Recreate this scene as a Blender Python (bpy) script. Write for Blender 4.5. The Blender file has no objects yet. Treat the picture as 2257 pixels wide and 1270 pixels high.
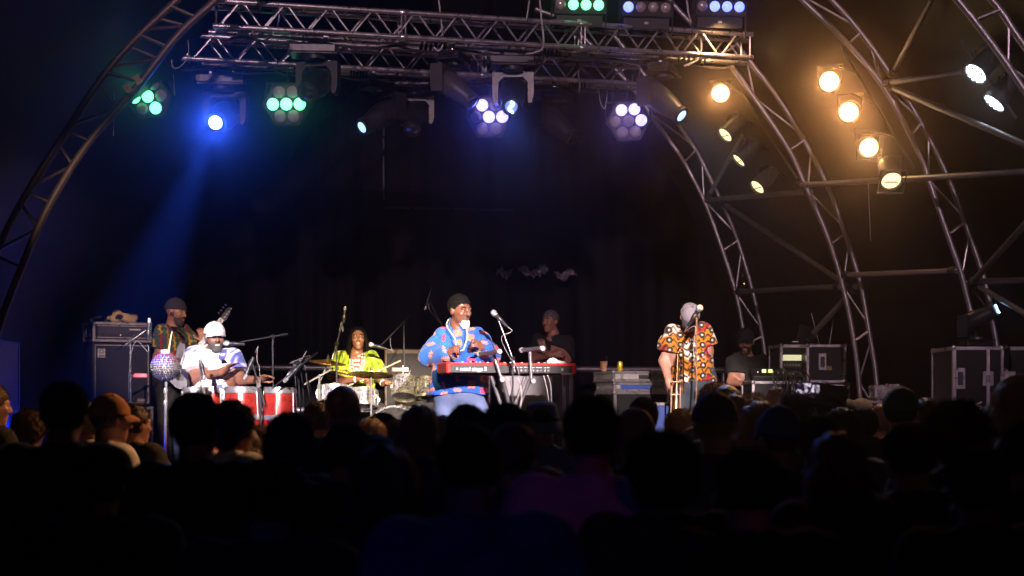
import bpy, math, random
import numpy as np
from mathutils import Vector, Matrix, Quaternion
rnd = random.Random(7)
SC = bpy.context.scene
COL = SC.collection
# ------------------------------------------------------------------ camera
F = 3135.0; HY = 895.0; CX = 1128.5; CAMZ = 1.75          # focal length in photo pixels, horizon row, image centre, eye height
def P(px, py, D):                                          # a point of the place seen at pixel (px,py), D metres away
    return Vector(((px-CX)/F*D, D, CAMZ+(HY-py)/F*D))
cam = bpy.data.cameras.new('camera'); camo = bpy.data.objects.new('camera', cam); COL.objects.link(camo)
cam.sensor_width = 36; cam.lens = 36*F/2257; cam.shift_y = (HY-635)/2257
camo.location = (0, 0, CAMZ); camo.rotation_euler = (math.radians(90), 0, 0)
cam.clip_end = 400; cam.dof.use_dof = True; cam.dof.focus_distance = 12.7; cam.dof.aperture_fstop = 1.8
SC.camera = camo
# ------------------------------------------------------------------ night sky, exposure
W = bpy.data.worlds.new('World'); SC.world = W; W.use_nodes = True
nt = W.node_tree; bg = nt.nodes['Background']; sk = nt.nodes.new('ShaderNodeTexSky'); sk.sky_type = 'NISHITA'
sk.sun_disc = False; sk.sun_elevation = math.radians(-9); sk.sun_rotation = math.radians(200)
nt.links.new(sk.outputs[0], bg.inputs[0]); bg.inputs[1].default_value = 0.004
SC.view_settings.view_transform = 'Standard'; SC.view_settings.look = 'None'; SC.view_settings.exposure = 0; SC.view_settings.gamma = 1
SC.cycles.use_denoising = True; SC.cycles.max_bounces = 4; SC.cycles.volume_bounces = 0
SC.cycles.use_light_tree = True; SC.cycles.sample_clamp_indirect = 2.0; SC.cycles.transparent_max_bounces = 4
# ------------------------------------------------------------------ stage lamps out in the audience (front of house)
def lamp(name, p, target, power, color, deg, blend=.5, rad=.06):
    l = bpy.data.lights.new(name, 'SPOT'); l.energy = power; l.color = color; l.spot_size = math.radians(deg)
    l.spot_blend = blend; l.shadow_soft_size = rad
    o = bpy.data.objects.new(name, l); COL.objects.link(o); o.location = p
    d = Vector(target)-Vector(p); o.rotation_euler = d.to_track_quat('-Z', 'Y').to_euler()
    return o
lamp('front_spot', (3.2, -4, 6.6), P(1005, 800, 12.8), 85000, (1, .80, .80), 6.5, .6)
lamp('front_spot', (-2.6, -4, 6.4), P(500, 810, 12.6), 60000, (1, .84, .86), 6.2, .6)
lamp('front_spot', (1.0, -4, 6.6), P(1525, 790, 12.8), 38000, (1, .78, .72), 5.6, .6)
lamp('front_spot', (-.6, -4, 6.8), P(362, 765, 14.0), 14000, (1, .66, .50), 5.4, .8)
lamp('drum_spot', (.5, -4, 7.2), P(850, 840, 14.8), 64000, (1, .74, .36), 5.5, .7)
lamp('front_wash', (-1.2, -5, 6.8), P(980, 60, 12.2), 5800, (1, .64, .76), 20, .6, .2)
lamp('front_wash', (2.6, -5, 6.8), P(1860, 480, 12.0), 3800, (1, .66, .82), 17, .7, .2)
lamp('crowd_wash', (-3.0, -6, 6.0), P(960, 1170, 4.0), 95, (.02, .07, 1), 11, .9, .3)
lamp('crowd_wash', (4.0, -6, 6.0), P(1250, 1080, 5.0), 60, (.9, .02, .5), 8, .9, .3)

# ------------------------------------------------------------------ helpers: tags, materials
ORG = {}
def tag(o, label=None, cat=None, group=None, kind=None):
    if label: o['label'] = label
    if cat: o['category'] = cat
    if group: o['group'] = group
    if kind: o['kind'] = kind
    return o
def root(name, loc, label, cat, group=None):
    o = bpy.data.objects.new(name, None); COL.objects.link(o); o.location = loc; o.empty_display_size = .1
    ORG[o.name] = Vector(loc); return tag(o, label, cat, group)
def org(o):
    while o.parent: o = o.parent
    return ORG[o.name]
MATS = {}
def mat(name, col, rough=.5, metal=0.0, var=.25, scale=30, bump=0.0, spec=.5, coat=0, sheen=0):
    if name in MATS: return MATS[name]
    m = bpy.data.materials.new(name); m.use_nodes = True; n = m.node_tree.nodes; L = m.node_tree.links
    b = n['Principled BSDF']; b.inputs['Roughness'].default_value = rough; b.inputs['Metallic'].default_value = metal
    b.inputs['Specular IOR Level'].default_value = spec; b.inputs['Coat Weight'].default_value = coat
    b.inputs['Sheen Weight'].default_value = sheen
    tc = n.new('ShaderNodeTexCoord'); nz = n.new('ShaderNodeTexNoise'); nz.inputs['Scale'].default_value = scale
    nz.inputs['Detail'].default_value = 5; L.new(tc.outputs['Object'], nz.inputs['Vector'])
    mx = n.new('ShaderNodeMix'); mx.data_type = 'RGBA'
    mx.inputs[6].default_value = [c*(1-var) for c in col]+[1]; mx.inputs[7].default_value = [min(1, c*(1+var)) for c in col]+[1]
    L.new(nz.outputs['Fac'], mx.inputs[0]); L.new(mx.outputs[2], b.inputs['Base Color'])
    mr = n.new('ShaderNodeMapRange'); mr.inputs[3].default_value = max(0, rough-.12); mr.inputs[4].default_value = min(1, rough+.12)
    L.new(nz.outputs['Fac'], mr.inputs[0]); L.new(mr.outputs[0], b.inputs['Roughness'])
    if bump:
        bp = n.new('ShaderNodeBump'); bp.inputs['Strength'].default_value = bump; bp.inputs['Distance'].default_value = .01
        L.new(nz.outputs['Fac'], bp.inputs['Height']); L.new(bp.outputs[0], b.inputs['Normal'])
    MATS[name] = m; return m
def vmat(name, rough=.8, sheen=.1):                        # woven or printed cloth: the print is a colour attribute
    if name in MATS: return MATS[name]
    m = bpy.data.materials.new(name); m.use_nodes = True; n = m.node_tree.nodes; L = m.node_tree.links; b = n['Principled BSDF']
    b.inputs['Roughness'].default_value = rough; b.inputs['Sheen Weight'].default_value = sheen; b.inputs['Specular IOR Level'].default_value = .3
    a = n.new('ShaderNodeVertexColor'); a.layer_name = 'Col'
    tc = n.new('ShaderNodeTexCoord'); nz = n.new('ShaderNodeTexNoise'); nz.inputs['Scale'].default_value = 60; nz.inputs['Detail'].default_value = 4
    L.new(tc.outputs['Object'], nz.inputs['Vector'])
    mr = n.new('ShaderNodeMapRange'); mr.inputs[3].default_value = .8; mr.inputs[4].default_value = 1.2; L.new(nz.outputs['Fac'], mr.inputs[0])
    mx = n.new('ShaderNodeVectorMath'); mx.operation = 'SCALE'; L.new(a.outputs[0], mx.inputs[0]); L.new(mr.outputs[0], mx.inputs['Scale'])
    L.new(mx.outputs[0], b.inputs['Base Color'])
    bp = n.new('ShaderNodeBump'); bp.inputs['Strength'].default_value = .3; bp.inputs['Distance'].default_value = .006
    L.new(nz.outputs['Fac'], bp.inputs['Height']); L.new(bp.outputs[0], b.inputs['Normal'])
    MATS[name] = m; return m
def emit(name, col, st):
    if name in MATS: return MATS[name]
    m = bpy.data.materials.new(name); m.use_nodes = True; n = m.node_tree.nodes; L = m.node_tree.links; b = n['Principled BSDF']
    b.inputs['Base Color'].default_value = (.6, .6, .6, 1); b.inputs['Roughness'].default_value = .15
    b.inputs['Emission Color'].default_value = (*col, 1)
    tc = n.new('ShaderNodeTexCoord'); v = n.new('ShaderNodeTexVoronoi'); v.inputs['Scale'].default_value = 70
    L.new(tc.outputs['Object'], v.inputs['Vector'])
    mr = n.new('ShaderNodeMapRange'); mr.inputs[3].default_value = st*1.25; mr.inputs[4].default_value = st*.6
    L.new(v.outputs['Distance'], mr.inputs[0]); L.new(mr.outputs[0], b.inputs['Emission Strength'])
    MATS[name] = m; return m

# ------------------------------------------------------------------ helpers: polygon shapes
def frame(d, up=(0, 0, 1)):                                # rotation whose Z runs along d
    d = Vector(d).normalized(); u = Vector(up)
    if abs(d.dot(u)) > .98: u = Vector((0, 1, 0))
    x = u.cross(d).normalized(); y = d.cross(x)
    return Matrix((x, y, d)).transposed()
class MB:
    def __init__(s, M=None): s.v = []; s.f = []; s.M = M or Matrix()
    def add(s, vs, fs):
        o = len(s.v); s.v += [tuple(s.M @ Vector(v)) for v in vs]; s.f += [tuple(i+o for i in f) for f in fs]; return s
    def box(s, c, d, b=0.0, R=None):
        hx, hy, hz = d[0]/2, d[1]/2, d[2]/2; c = Vector(c); vs = []; fs = []
        if b <= 0:
            vs = [Vector((x*hx, y*hy, z*hz)) for x in (-1, 1) for y in (-1, 1) for z in (-1, 1)]
            fs = [(0, 1, 3, 2), (4, 6, 7, 5), (0, 4, 5, 1), (2, 3, 7, 6), (0, 2, 6, 4), (1, 5, 7, 3)]
        else:
            idx = {}
            for x in (-1, 1):
                for y in (-1, 1):
                    for z in (-1, 1):
                        for a in range(3):
                            q = [x*(hx-b), y*(hy-b), z*(hz-b)]; q[a] += (x, y, z)[a]*b
                            idx[(x, y, z, a)] = len(vs); vs.append(Vector(q))
            I = idx
            for a in range(3):
                o1, o2 = (a+1) % 3, (a+2) % 3
                for s_ in (-1, 1):
                    q = []
                    for u, w in ((-1, -1), (1, -1), (1, 1), (-1, 1)):
                        k = [0, 0, 0]; k[a] = s_; k[o1] = u; k[o2] = w; q.append(I[(*k, a)])
                    fs.append(tuple(q if s_ > 0 else q[::-1]))
                for u in (-1, 1):
                    for w in (-1, 1):
                        k1 = [0, 0, 0]; k2 = [0, 0, 0]; k1[o1] = k2[o1] = u; k1[o2] = k2[o2] = w; k1[a] = -1; k2[a] = 1
                        q = (I[(*k1, o1)], I[(*k2, o1)], I[(*k2, o2)], I[(*k1, o2)]); fs.append(q if u*w > 0 else q[::-1])
            for x in (-1, 1):
                for y in (-1, 1):
                    for z in (-1, 1):
                        q = (I[(x, y, z, 0)], I[(x, y, z, 1)], I[(x, y, z, 2)]); fs.append(q if x*y*z > 0 else q[::-1])
        return s.add([c+(R @ v if R else v) for v in vs], fs)
    def tube(s, pts, r, n=8, cap=True):
        pts = [Vector(p) for p in pts]; m = len(pts); rs = r if isinstance(r, (list, tuple)) else [r]*m
        d0 = (pts[1]-pts[0]).normalized(); R = frame(d0); x = R.col[0].copy(); vs = []; fs = []
        for i, p in enumerate(pts):
            d = (pts[min(i+1, m-1)]-pts[max(i-1, 0)]).normalized()
            x = (x-d*x.dot(d)).normalized(); y = d.cross(x)
            for k in range(n):
                a = 2*math.pi*k/n; vs.append(p+(x*math.cos(a)+y*math.sin(a))*rs[i])
        for i in range(m-1):
            for k in range(n):
                a = i*n+k; b = i*n+(k+1) % n; fs.append((a, b, b+n, a+n))
        if cap: fs.append(tuple(range(n))[::-1]); fs.append(tuple(range((m-1)*n, m*n)))
        return s.add(vs, fs)
    def lathe(s, prof, c, ax=(0, 0, 1), n=20, cap=True):     # prof: (radius, height along the axis)
        c = Vector(c); R = frame(ax); vs = []; fs = []
        for r, h in prof:
            for k in range(n):
                a = 2*math.pi*k/n; vs.append(c+R @ Vector((r*math.cos(a), r*math.sin(a), h)))
        for i in range(len(prof)-1):
            for k in range(n):
                a = i*n+k; b = i*n+(k+1) % n; fs.append((a, b, b+n, a+n))
        if cap: fs.append(tuple(range(n))[::-1]); fs.append(tuple(range((len(prof)-1)*n, len(prof)*n)))
        return s.add(vs, fs)
    def ball(s, c, r, nu=10, nv=7, R=None):
        r = r if isinstance(r, (tuple, list)) else (r, r, r); c = Vector(c); vs = [c+(R or Matrix.Identity(3)) @ Vector((0, 0, -r[2]))]; fs = []
        for j in range(1, nv):
            t = math.pi*j/nv-math.pi/2
            for k in range(nu):
                a = 2*math.pi*k/nu; q = Vector((r[0]*math.cos(t)*math.cos(a), r[1]*math.cos(t)*math.sin(a), r[2]*math.sin(t)))
                vs.append(c+(R @ q if R else q))
        q = Vector((0, 0, r[2])); vs.append(c+(R @ q if R else q)); e = len(vs)-1
        for k in range(nu):
            k2 = (k+1) % nu; fs.append((0, 1+k2, 1+k)); fs.append((e, e-nu+k, e-nu+k2))
            for j in range(nv-2): a = 1+j*nu; fs.append((a+k, a+k2, a+nu+k2, a+nu+k))
        return s.add(vs, fs)
    def prism(s, poly, c, X, Y, th):                         # 2D outline extruded by th along X x Y
        c = Vector(c); X = Vector(X); Y = Vector(Y); N = X.cross(Y).normalized()*th; n = len(poly)
        a = [c+X*u+Y*v for u, v in poly]
        return s.add(a+[p+N for p in a], [tuple(range(n))[::-1], tuple(range(n, 2*n))]+[(i, (i+1) % n, n+(i+1) % n, n+i) for i in range(n)])
    def sheet(s, rows):
        m = len(rows[0]); vs = [p for r in rows for p in r]
        return s.add(vs, [(i*m+j, i*m+j+1, (i+1)*m+j+1, (i+1)*m+j) for i in range(len(rows)-1) for j in range(m-1)])
    def build(s, name, m, parent=None, sharp=40, label=None, cat=None, group=None, kind=None, loc=None):
        me = bpy.data.meshes.new(name); vs = s.v
        if parent is not None: o_ = org(parent)
        else:
            if loc is None:
                a = np.array(vs); loc = ((a[:, 0].min()+a[:, 0].max())/2, (a[:, 1].min()+a[:, 1].max())/2, a[:, 2].min())
            o_ = Vector(loc)
        me.from_pydata([(v[0]-o_[0], v[1]-o_[1], v[2]-o_[2]) for v in vs], [], s.f); me.update()
        if sharp:
            me.polygons.foreach_set('use_smooth', [True]*len(me.polygons)); me.set_sharp_from_angle(angle=math.radians(sharp))
        if m: me.materials.append(m)
        o = bpy.data.objects.new(name, me); COL.objects.link(o)
        if parent is not None: o.parent = parent
        else: o.location = o_; ORG[o.name] = o_
        return tag(o, label, cat, group, kind)
def text(body, size, M, m, parent, name='lettering', ext=.001, bold=0):
    c = bpy.data.curves.new('t', 'FONT'); c.body = body; c.size = size; c.extrude = ext; c.offset = bold; c.resolution_u = 3
    t = bpy.data.objects.new('t', c); COL.objects.link(t)
    dg = bpy.context.evaluated_depsgraph_get(); me = bpy.data.meshes.new_from_object(t.evaluated_get(dg)); bpy.data.objects.remove(t)
    mb = MB(M); mb.add([v.co for v in me.vertices], [tuple(p.vertices) for p in me.polygons]); bpy.data.meshes.remove(me)
    return mb.build(name, m, parent, sharp=None)
def catmull(pts, n=6):
    pts = [Vector(p) for p in pts]; out = []
    for i in range(len(pts)-1):
        a = pts[max(i-1, 0)]; b = pts[i]; c = pts[i+1]; d = pts[min(i+2, len(pts)-1)]
        for k in range(n):
            t = k/n; out.append(.5*((2*b)+(c-a)*t+(2*a-5*b+4*c-d)*t*t+(3*b-a-3*c+d)*t**3))
    return out+[pts[-1]]
def sag(a, b, s, n=8):                                       # a hanging cable
    a = Vector(a); b = Vector(b); return [a.lerp(b, i/n)-Vector((0, 0, s*4*(i/n)*(1-i/n))) for i in range(n+1)]

# ------------------------------------------------------------------ helpers: bodies as one smooth implicit surface
def cp(a, b, r0, r1=None, k=.03): return ('c', Vector(a), Vector(b), r0, r0 if r1 is None else r1, k)
def el(c, r, k=.03, R=None): return ('e', Vector(c), Vector(r), R, k)
def cutp(c, r, k=.01): return ('x', Vector(c), r, k)          # carves a ball away
def field(prims, vox, pad=0.0, warp=None, extra=None):
    lo = np.full(3, 1e9); hi = -lo
    for p in prims:
        if p[0] == 'c':
            r = max(p[3], p[4]); a = np.minimum(p[1], p[2])-r; b = np.maximum(p[1], p[2])+r
        elif p[0] == 'e': r = max(p[2]); a = np.array(p[1])-r; b = np.array(p[1])+r
        else: continue
        lo = np.minimum(lo, a); hi = np.maximum(hi, b)
    lo -= pad+.03; hi += pad+.03; n = np.ceil((hi-lo)/vox).astype(int)+1
    ax = [lo[i]+vox*np.arange(n[i]) for i in range(3)]; Fd = np.full(n, .2, np.float32)
    for p in prims:
        k = p[-1]; m = .045+pad
        if p[0] == 'c': r = max(p[3], p[4])+m; a = np.minimum(p[1], p[2])-r; b = np.maximum(p[1], p[2])+r
        elif p[0] == 'e': r = max(p[2])+m; a = np.array(p[1])-r; b = np.array(p[1])+r
        else: r = p[2]+m; a = np.array(p[1])-r; b = np.array(p[1])+r
        i0 = np.clip(((a-lo)/vox).astype(int), 0, n); i1 = np.clip(((b-lo)/vox).astype(int)+2, 0, n)
        if (i1 <= i0).any(): continue
        X = ax[0][i0[0]:i1[0], None, None]; Y = ax[1][None, i0[1]:i1[1], None]; Z = ax[2][None, None, i0[2]:i1[2]]
        if p[0] == 'c':
            A, B = p[1], p[2]; d = B-A; l2 = max(d.length_squared, 1e-9)
            t = np.clip(((X-A.x)*d.x+(Y-A.y)*d.y+(Z-A.z)*d.z)/l2, 0, 1)
            q = np.sqrt((X-A.x-t*d.x)**2+(Y-A.y-t*d.y)**2+(Z-A.z-t*d.z)**2)-(p[3]+(p[4]-p[3])*t)
        elif p[0] == 'e':
            c, r = p[1], p[2]; x, y, z = X-c.x, Y-c.y, Z-c.z
            if p[3] is not None:
                R = p[3]; x, y, z = [R[0][j]*x+R[1][j]*y+R[2][j]*z for j in range(3)]
            g = np.sqrt((x/r[0])**2+(y/r[1])**2+(z/r[2])**2); g2 = np.sqrt((x/r[0]**2)**2+(y/r[1]**2)**2+(z/r[2]**2)**2)+1e-6
            q = g*(g-1)/g2
        else:
            c = p[1]; q = p[2]-np.sqrt((X-c.x)**2+(Y-c.y)**2+(Z-c.z)**2)
        S = Fd[i0[0]:i1[0], i0[1]:i1[1], i0[2]:i1[2]]
        if p[0] == 'x':
            h = np.maximum(k-np.abs(S-q), 0)/k; Fd[i0[0]:i1[0], i0[1]:i1[1], i0[2]:i1[2]] = np.maximum(S, q)+h*h*k*.25
        else:
            h = np.maximum(k-np.abs(S-q), 0)/k; Fd[i0[0]:i1[0], i0[1]:i1[1], i0[2]:i1[2]] = np.minimum(S, q)-h*h*k*.25
    X = ax[0][:, None, None]; Y = ax[1][None, :, None]; Z = ax[2][None, None, :]
    Fd = Fd-pad
    if warp is not None: Fd = Fd+warp(X, Y, Z).astype(np.float32)
    if extra is not None: Fd = np.maximum(Fd, extra(X, Y, Z).astype(np.float32))
    return Fd, lo
def nets(Fd, lo, vox):
    Fd = np.pad(Fd, 1, constant_values=.1); lo = np.array(lo)-vox
    S = Fd < 0
    c = np.zeros(np.array(S.shape)-1, np.uint8)
    for i in (0, 1):
        for j in (0, 1):
            for k in (0, 1): c += S[i:S.shape[0]-1+i, j:S.shape[1]-1+j, k:S.shape[2]-1+k]
    act = (c > 0) & (c < 8); I = np.argwhere(act); idx = np.full(act.shape, -1, np.int64); idx[act] = np.arange(len(I))
    off = np.array([(i, j, k) for i in (0, 1) for j in (0, 1) for k in (0, 1)])
    val = np.stack([Fd[I[:, 0]+o[0], I[:, 1]+o[1], I[:, 2]+o[2]] for o in off], 1)
    pos = np.zeros((len(I), 3)); cnt = np.zeros(len(I))
    for a in range(8):
        for b in range(a+1, 8):
            if np.abs(off[a]-off[b]).sum() != 1: continue
            va, vb = val[:, a], val[:, b]; m = (va < 0) != (vb < 0); t = np.where(m, va/np.where(m, va-vb, 1), 0)
            pos += np.where(m[:, None], off[a]+t[:, None]*(off[b]-off[a]), 0); cnt += m
    V = lo+(I+pos/cnt[:, None])*vox; Q = []
    for a in range(3):
        o1, o2 = (a+1) % 3, (a+2) % 3
        s0 = [slice(None)]*3; s1 = [slice(None)]*3; s0[a] = slice(0, -1); s1[a] = slice(1, None)
        d = S[tuple(s0)] != S[tuple(s1)]; E = np.argwhere(d); ins = S[tuple(s0)][d]
        ok = (E[:, o1] > 0) & (E[:, o2] > 0) & (E[:, o1] < S.shape[o1]-1) & (E[:, o2] < S.shape[o2]-1); E = E[ok]; ins = ins[ok]
        q = []
        for u, w in ((1, 1), (0, 1), (0, 0), (1, 0)):
            e = E.copy(); e[:, o1] -= u; e[:, o2] -= w; q.append(idx[e[:, 0], e[:, 1], e[:, 2]])
        q = np.stack(q, 1); q[~ins] = q[~ins][:, ::-1]; Q.append(q)
    return V, np.concatenate(Q)
def surf(name, prims, vox, m, parent, pad=0.0, warp=None, extra=None, colour=None, hairs=None, label=None):
    Fd, lo = field(prims, vox, pad, warp, extra); V, Q = nets(Fd, lo, vox)
    o_ = np.array(org(parent)) if parent is not None else np.zeros(3)
    nv = len(V)
    if hairs:                                              # loose strands on the surface: (count, length, droop, width)
        cnt, ln, droop, wd = hairs; g = np.random.default_rng(3); pick = g.integers(0, len(Q), cnt)
        p = V[Q[pick]].mean(1); nn = np.cross(V[Q[pick, 1]]-V[Q[pick, 0]], V[Q[pick, 2]]-V[Q[pick, 0]]); nn /= np.linalg.norm(nn, axis=1)[:, None]+1e-9
        d = nn+g.normal(0, .5, (cnt, 3))+np.array([0, 0, -droop]); d /= np.linalg.norm(d, axis=1)[:, None]
        sd = np.cross(d, g.normal(0, 1, (cnt, 3))); sd /= np.linalg.norm(sd, axis=1)[:, None]
        l = ln*g.uniform(.4, 1.2, cnt)[:, None]; tri = np.stack([p-sd*wd, p+sd*wd, p+d*l], 1).reshape(-1, 3)
        V = np.concatenate([V, tri])
    me = bpy.data.meshes.new(name); nq = len(Q); nt_ = (len(V)-nv)//3
    me.vertices.add(len(V)); me.vertices.foreach_set('co', (V-o_).astype(np.float32).ravel())
    me.loops.add(nq*4+nt_*3); me.loops.foreach_set('vertex_index', np.concatenate([Q.ravel(), np.arange(nv, len(V))]).astype(np.int32))
    me.polygons.add(nq+nt_); me.polygons.foreach_set('loop_start', np.concatenate([np.arange(nq)*4, nq*4+np.arange(nt_)*3]).astype(np.int32))
    me.polygons.foreach_set('use_smooth', [True]*(nq+nt_)); me.update(calc_edges=True); me.validate()
    if colour is not None:
        C = np.ones((len(V), 4), np.float32); C[:, :3] = colour(V[:, 0], V[:, 1], V[:, 2])
        me.color_attributes.new('Col', 'FLOAT_COLOR', 'POINT').data.foreach_set('color', C.ravel())
    if m: me.materials.append(m)
    o = bpy.data.objects.new(name, me); COL.objects.link(o)
    if parent is not None: o.parent = parent
    return tag(o, label)
# ================================================================== materials
ALU = mat('scaffold_aluminium', (.62, .58, .62), .30, .9, .25, 18, .08)
STEEL = mat('dull_galvanised_steel', (.30, .28, .29), .40, .75, .3, 25, .1)
CHROME = mat('chrome', (.75, .75, .75), .24, .85, .1, 20)
BLK = mat('black_powder_coat', (.018, .018, .02), .45, 0, .3, 40, .05)
BLKP = mat('black_plastic', (.014, .014, .016), .38, 0, .3, 40, .05)
GREYP = mat('grey_fixture_shell', (.05, .046, .046), .45, 0, .25, 30, .05)
CANVAS = mat('black_drape_cloth', (.0045, .0045, .006), .75, 0, .4, 5, .1, .1)
PVC = mat('dark_blue_tent_skin', (.008, .016, .05), .55, 0, .3, 3, .1, .2)
PVCB = mat('black_tent_skin', (.006, .0055, .006), .5, 0, .35, 3, .15, .15)
DECK = mat('black_stage_deck', (.02, .02, .02), .6, 0, .4, 12, .2)
GRASS = mat('trampled_grass_ground', (.03, .04, .018), .95, 0, .5, 6, .5)
RUB = mat('black_rubber_cable', (.02, .02, .022), .5)
WHT = mat('white_print', (.8, .8, .8), .5, 0, .05)
GLASSD = mat('clear_lens_glass', (.50, .45, .45), .12, .35, .8, 120, .9)
DGLASS = mat('dark_front_lens', (.02, .025, .035), .06, 0, .4, 60, .2, .8, 1)
# ================================================================== ground, stage, drapes
MB().sheet([[(x, y, 0) for x in (-60, 0, 60)] for y in (-40, 20, 120)]).build('ground', GRASS, kind='structure')
MB().box((.4, 14.95, .5), (13.5, 8.7, 1.0)).build('stage_deck', DECK, kind='structure')
def backD(px): return 17.0+2.2*(px/2257)
def curtain(name, px0, px1, z1, label, seed, dd=0.0):
    g = random.Random(seed); ph = [g.uniform(0, 6.3) for _ in range(6)]; rows = []; n = 90
    for j in range(25):
        t = j/24; r = []
        for i in range(n+1):
            px = px0+(px1-px0)*i/n; D = backD(px)+dd; x = (px-CX)/F*D; u = i/n*(px1-px0)/100
            w = .6*(.05*math.sin(u*4.1+ph[0]+.6*t)+.03*math.sin(u*9.7+ph[1]-t)+.02*math.sin(u*17+ph[2]+2*t)+.03*math.sin(t*9+u*1.7+ph[3])*math.sin(u*2+ph[4]))
            r.append((x, D+w, .8+(z1-.8)*t))
        rows.append(r)
    MB().sheet(rows).build(name, CANVAS, label=label, cat='curtain', group='black drapes closing the back of the stage')
curtain('back_drape', -420, 655, 7.6, 'black back drape hanging behind the bass amplifier, left of the seam', 1)
curtain('back_drape', 648, 848, 7.6, 'narrow black back drape hanging behind the drummer', 2, -.08)
curtain('back_drape', 842, 1560, 7.6, 'black back drape hanging behind the keyboard player', 3)
curtain('back_drape', 1550, 2700, 7.6, 'black back drape hanging behind the steel arches on the right', 4, -.06)
# ================================================================== steel arches of the tent
def px_line(pts, D): return [P(x, y, D) for x, y in pts]
AR = {}
def arch(key, label, inner, outer, D, rungs, r=.024, dz=0.0, mt=None):
    ci = catmull(px_line(inner, D), 5); co = catmull(px_line(outer, D+dz), 5); mt = mt or STEEL
    AR[key] = co
    t = root('arch_truss', min(ci+co, key=lambda p: p.z), label, 'arch truss', 'curved steel arches carrying the tent')
    MB().tube(ci, r, 10).build('chord', mt, t); MB().tube(co, r, 10).build('chord', mt, t)
    def near(line, y): return min(line, key=lambda p: abs((HY-(p.z-CAMZ)/p.y*F)-y))
    ci2 = catmull(ci, 4); co2 = catmull(co, 4)
    for i, y in enumerate(rungs):
        a = near(ci2, y+12); b = near(co2, y-12)
        d = (b-a).normalized()
        MB().box((a+b)/2, (.022, .055, (b-a).length-.02), .006, frame(d, (0, 1, 0))).build('rung', mt, t)
        if i+1 < len(rungs):
            y2 = rungs[i+1]; c = near(co2, y+14); m_ = near(ci2, (y+y2)/2); e = near(co2, y2-26)
            MB().tube([c, m_], r*.42, 7).build('brace', mt, t); MB().tube([m_, e], r*.42, 7).build('brace', mt, t)
    return t
arch('1', 'rearmost and smallest curved steel arch, behind the trombone player',
     [(1180, 20), (1240, 45), (1303, 99), (1359, 155), (1407, 211), (1439, 260), (1479, 315), (1506, 354), (1550, 438), (1581, 518), (1620, 640), (1640, 740), (1655, 850), (1668, 990)],
     [(1240, 0), (1300, 30), (1360, 86), (1418, 162), (1462, 222), (1502, 283), (1536, 335), (1577, 418), (1620, 514), (1656, 632), (1681, 746), (1692, 850), (1704, 990)], 15.2,
     [150, 345, 540, 750])
arch('2', 'middle curved steel arch on the right, between the other two',
     [(1380, -120), (1480, 5), (1569, 98), (1615, 150), (1652, 201), (1735, 323), (1768, 393), (1823, 518), (1853, 613), (1876, 715), (1892, 833), (1903, 1010)],
     [(1440, -130), (1550, -5), (1636, 114), (1707, 205), (1766, 299), (1823, 406), (1861, 510), (1896, 624), (1916, 735), (1931, 833), (1944, 1010)], 13.0,
     [110, 320, 525, 740, 940])
arch('3', 'front curved steel arch on the right with lamps fixed beside it',
     [(1300, -330), (1500, -240), (1640, -130), (1768, 0), (1860, 88), (1951, 197), (2030, 346), (2048, 400), (2089, 518), (2120, 609), (2146, 720), (2165, 850), (2180, 1080)],
     [(1320, -360), (1560, -260), (1700, -130), (1833, 0), (1900, 76), (1963, 165), (2030, 271), (2093, 400), (2136, 518), (2168, 612), (2190, 720), (2208, 850), (2224, 1080)], 11.6,
     [-120, 85, 285, 505, 715], .023)
arch('4', 'nearest curved steel arch cutting the top right corner',
     [(1900, -200), (2000, -110), (2110, 0), (2180, 88), (2240, 172), (2300, 270), (2370, 420), (2430, 620), (2470, 900)],
     [(1960, -210), (2060, -120), (2186, 0), (2240, 76), (2300, 160), (2360, 260), (2430, 420), (2490, 620), (2530, 900)], 9.6,
     [35, 260, 480], .024)
LM = mat('weathered_arch_steel', (.10, .075, .065), .5, .45, .35, 22, .15)
arch('3L', 'big curved steel arch with flat rungs along the left side of the stage',
     [(900, -330), (700, -205), (570, -90), (476, 0), (391, 79), (306, 187), (193, 318), (108, 454), (45, 596), (0, 715), (-40, 860), (-70, 1120)],
     [(880, -365), (640, -240), (500, -110), (391, 0), (300, 86), (227, 170), (147, 289), (57, 431), (0, 539), (-55, 670), (-95, 840), (-120, 1120)], 10.6,
     [25, 90, 172, 300, 435, 575], .029, 0, LM)
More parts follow.
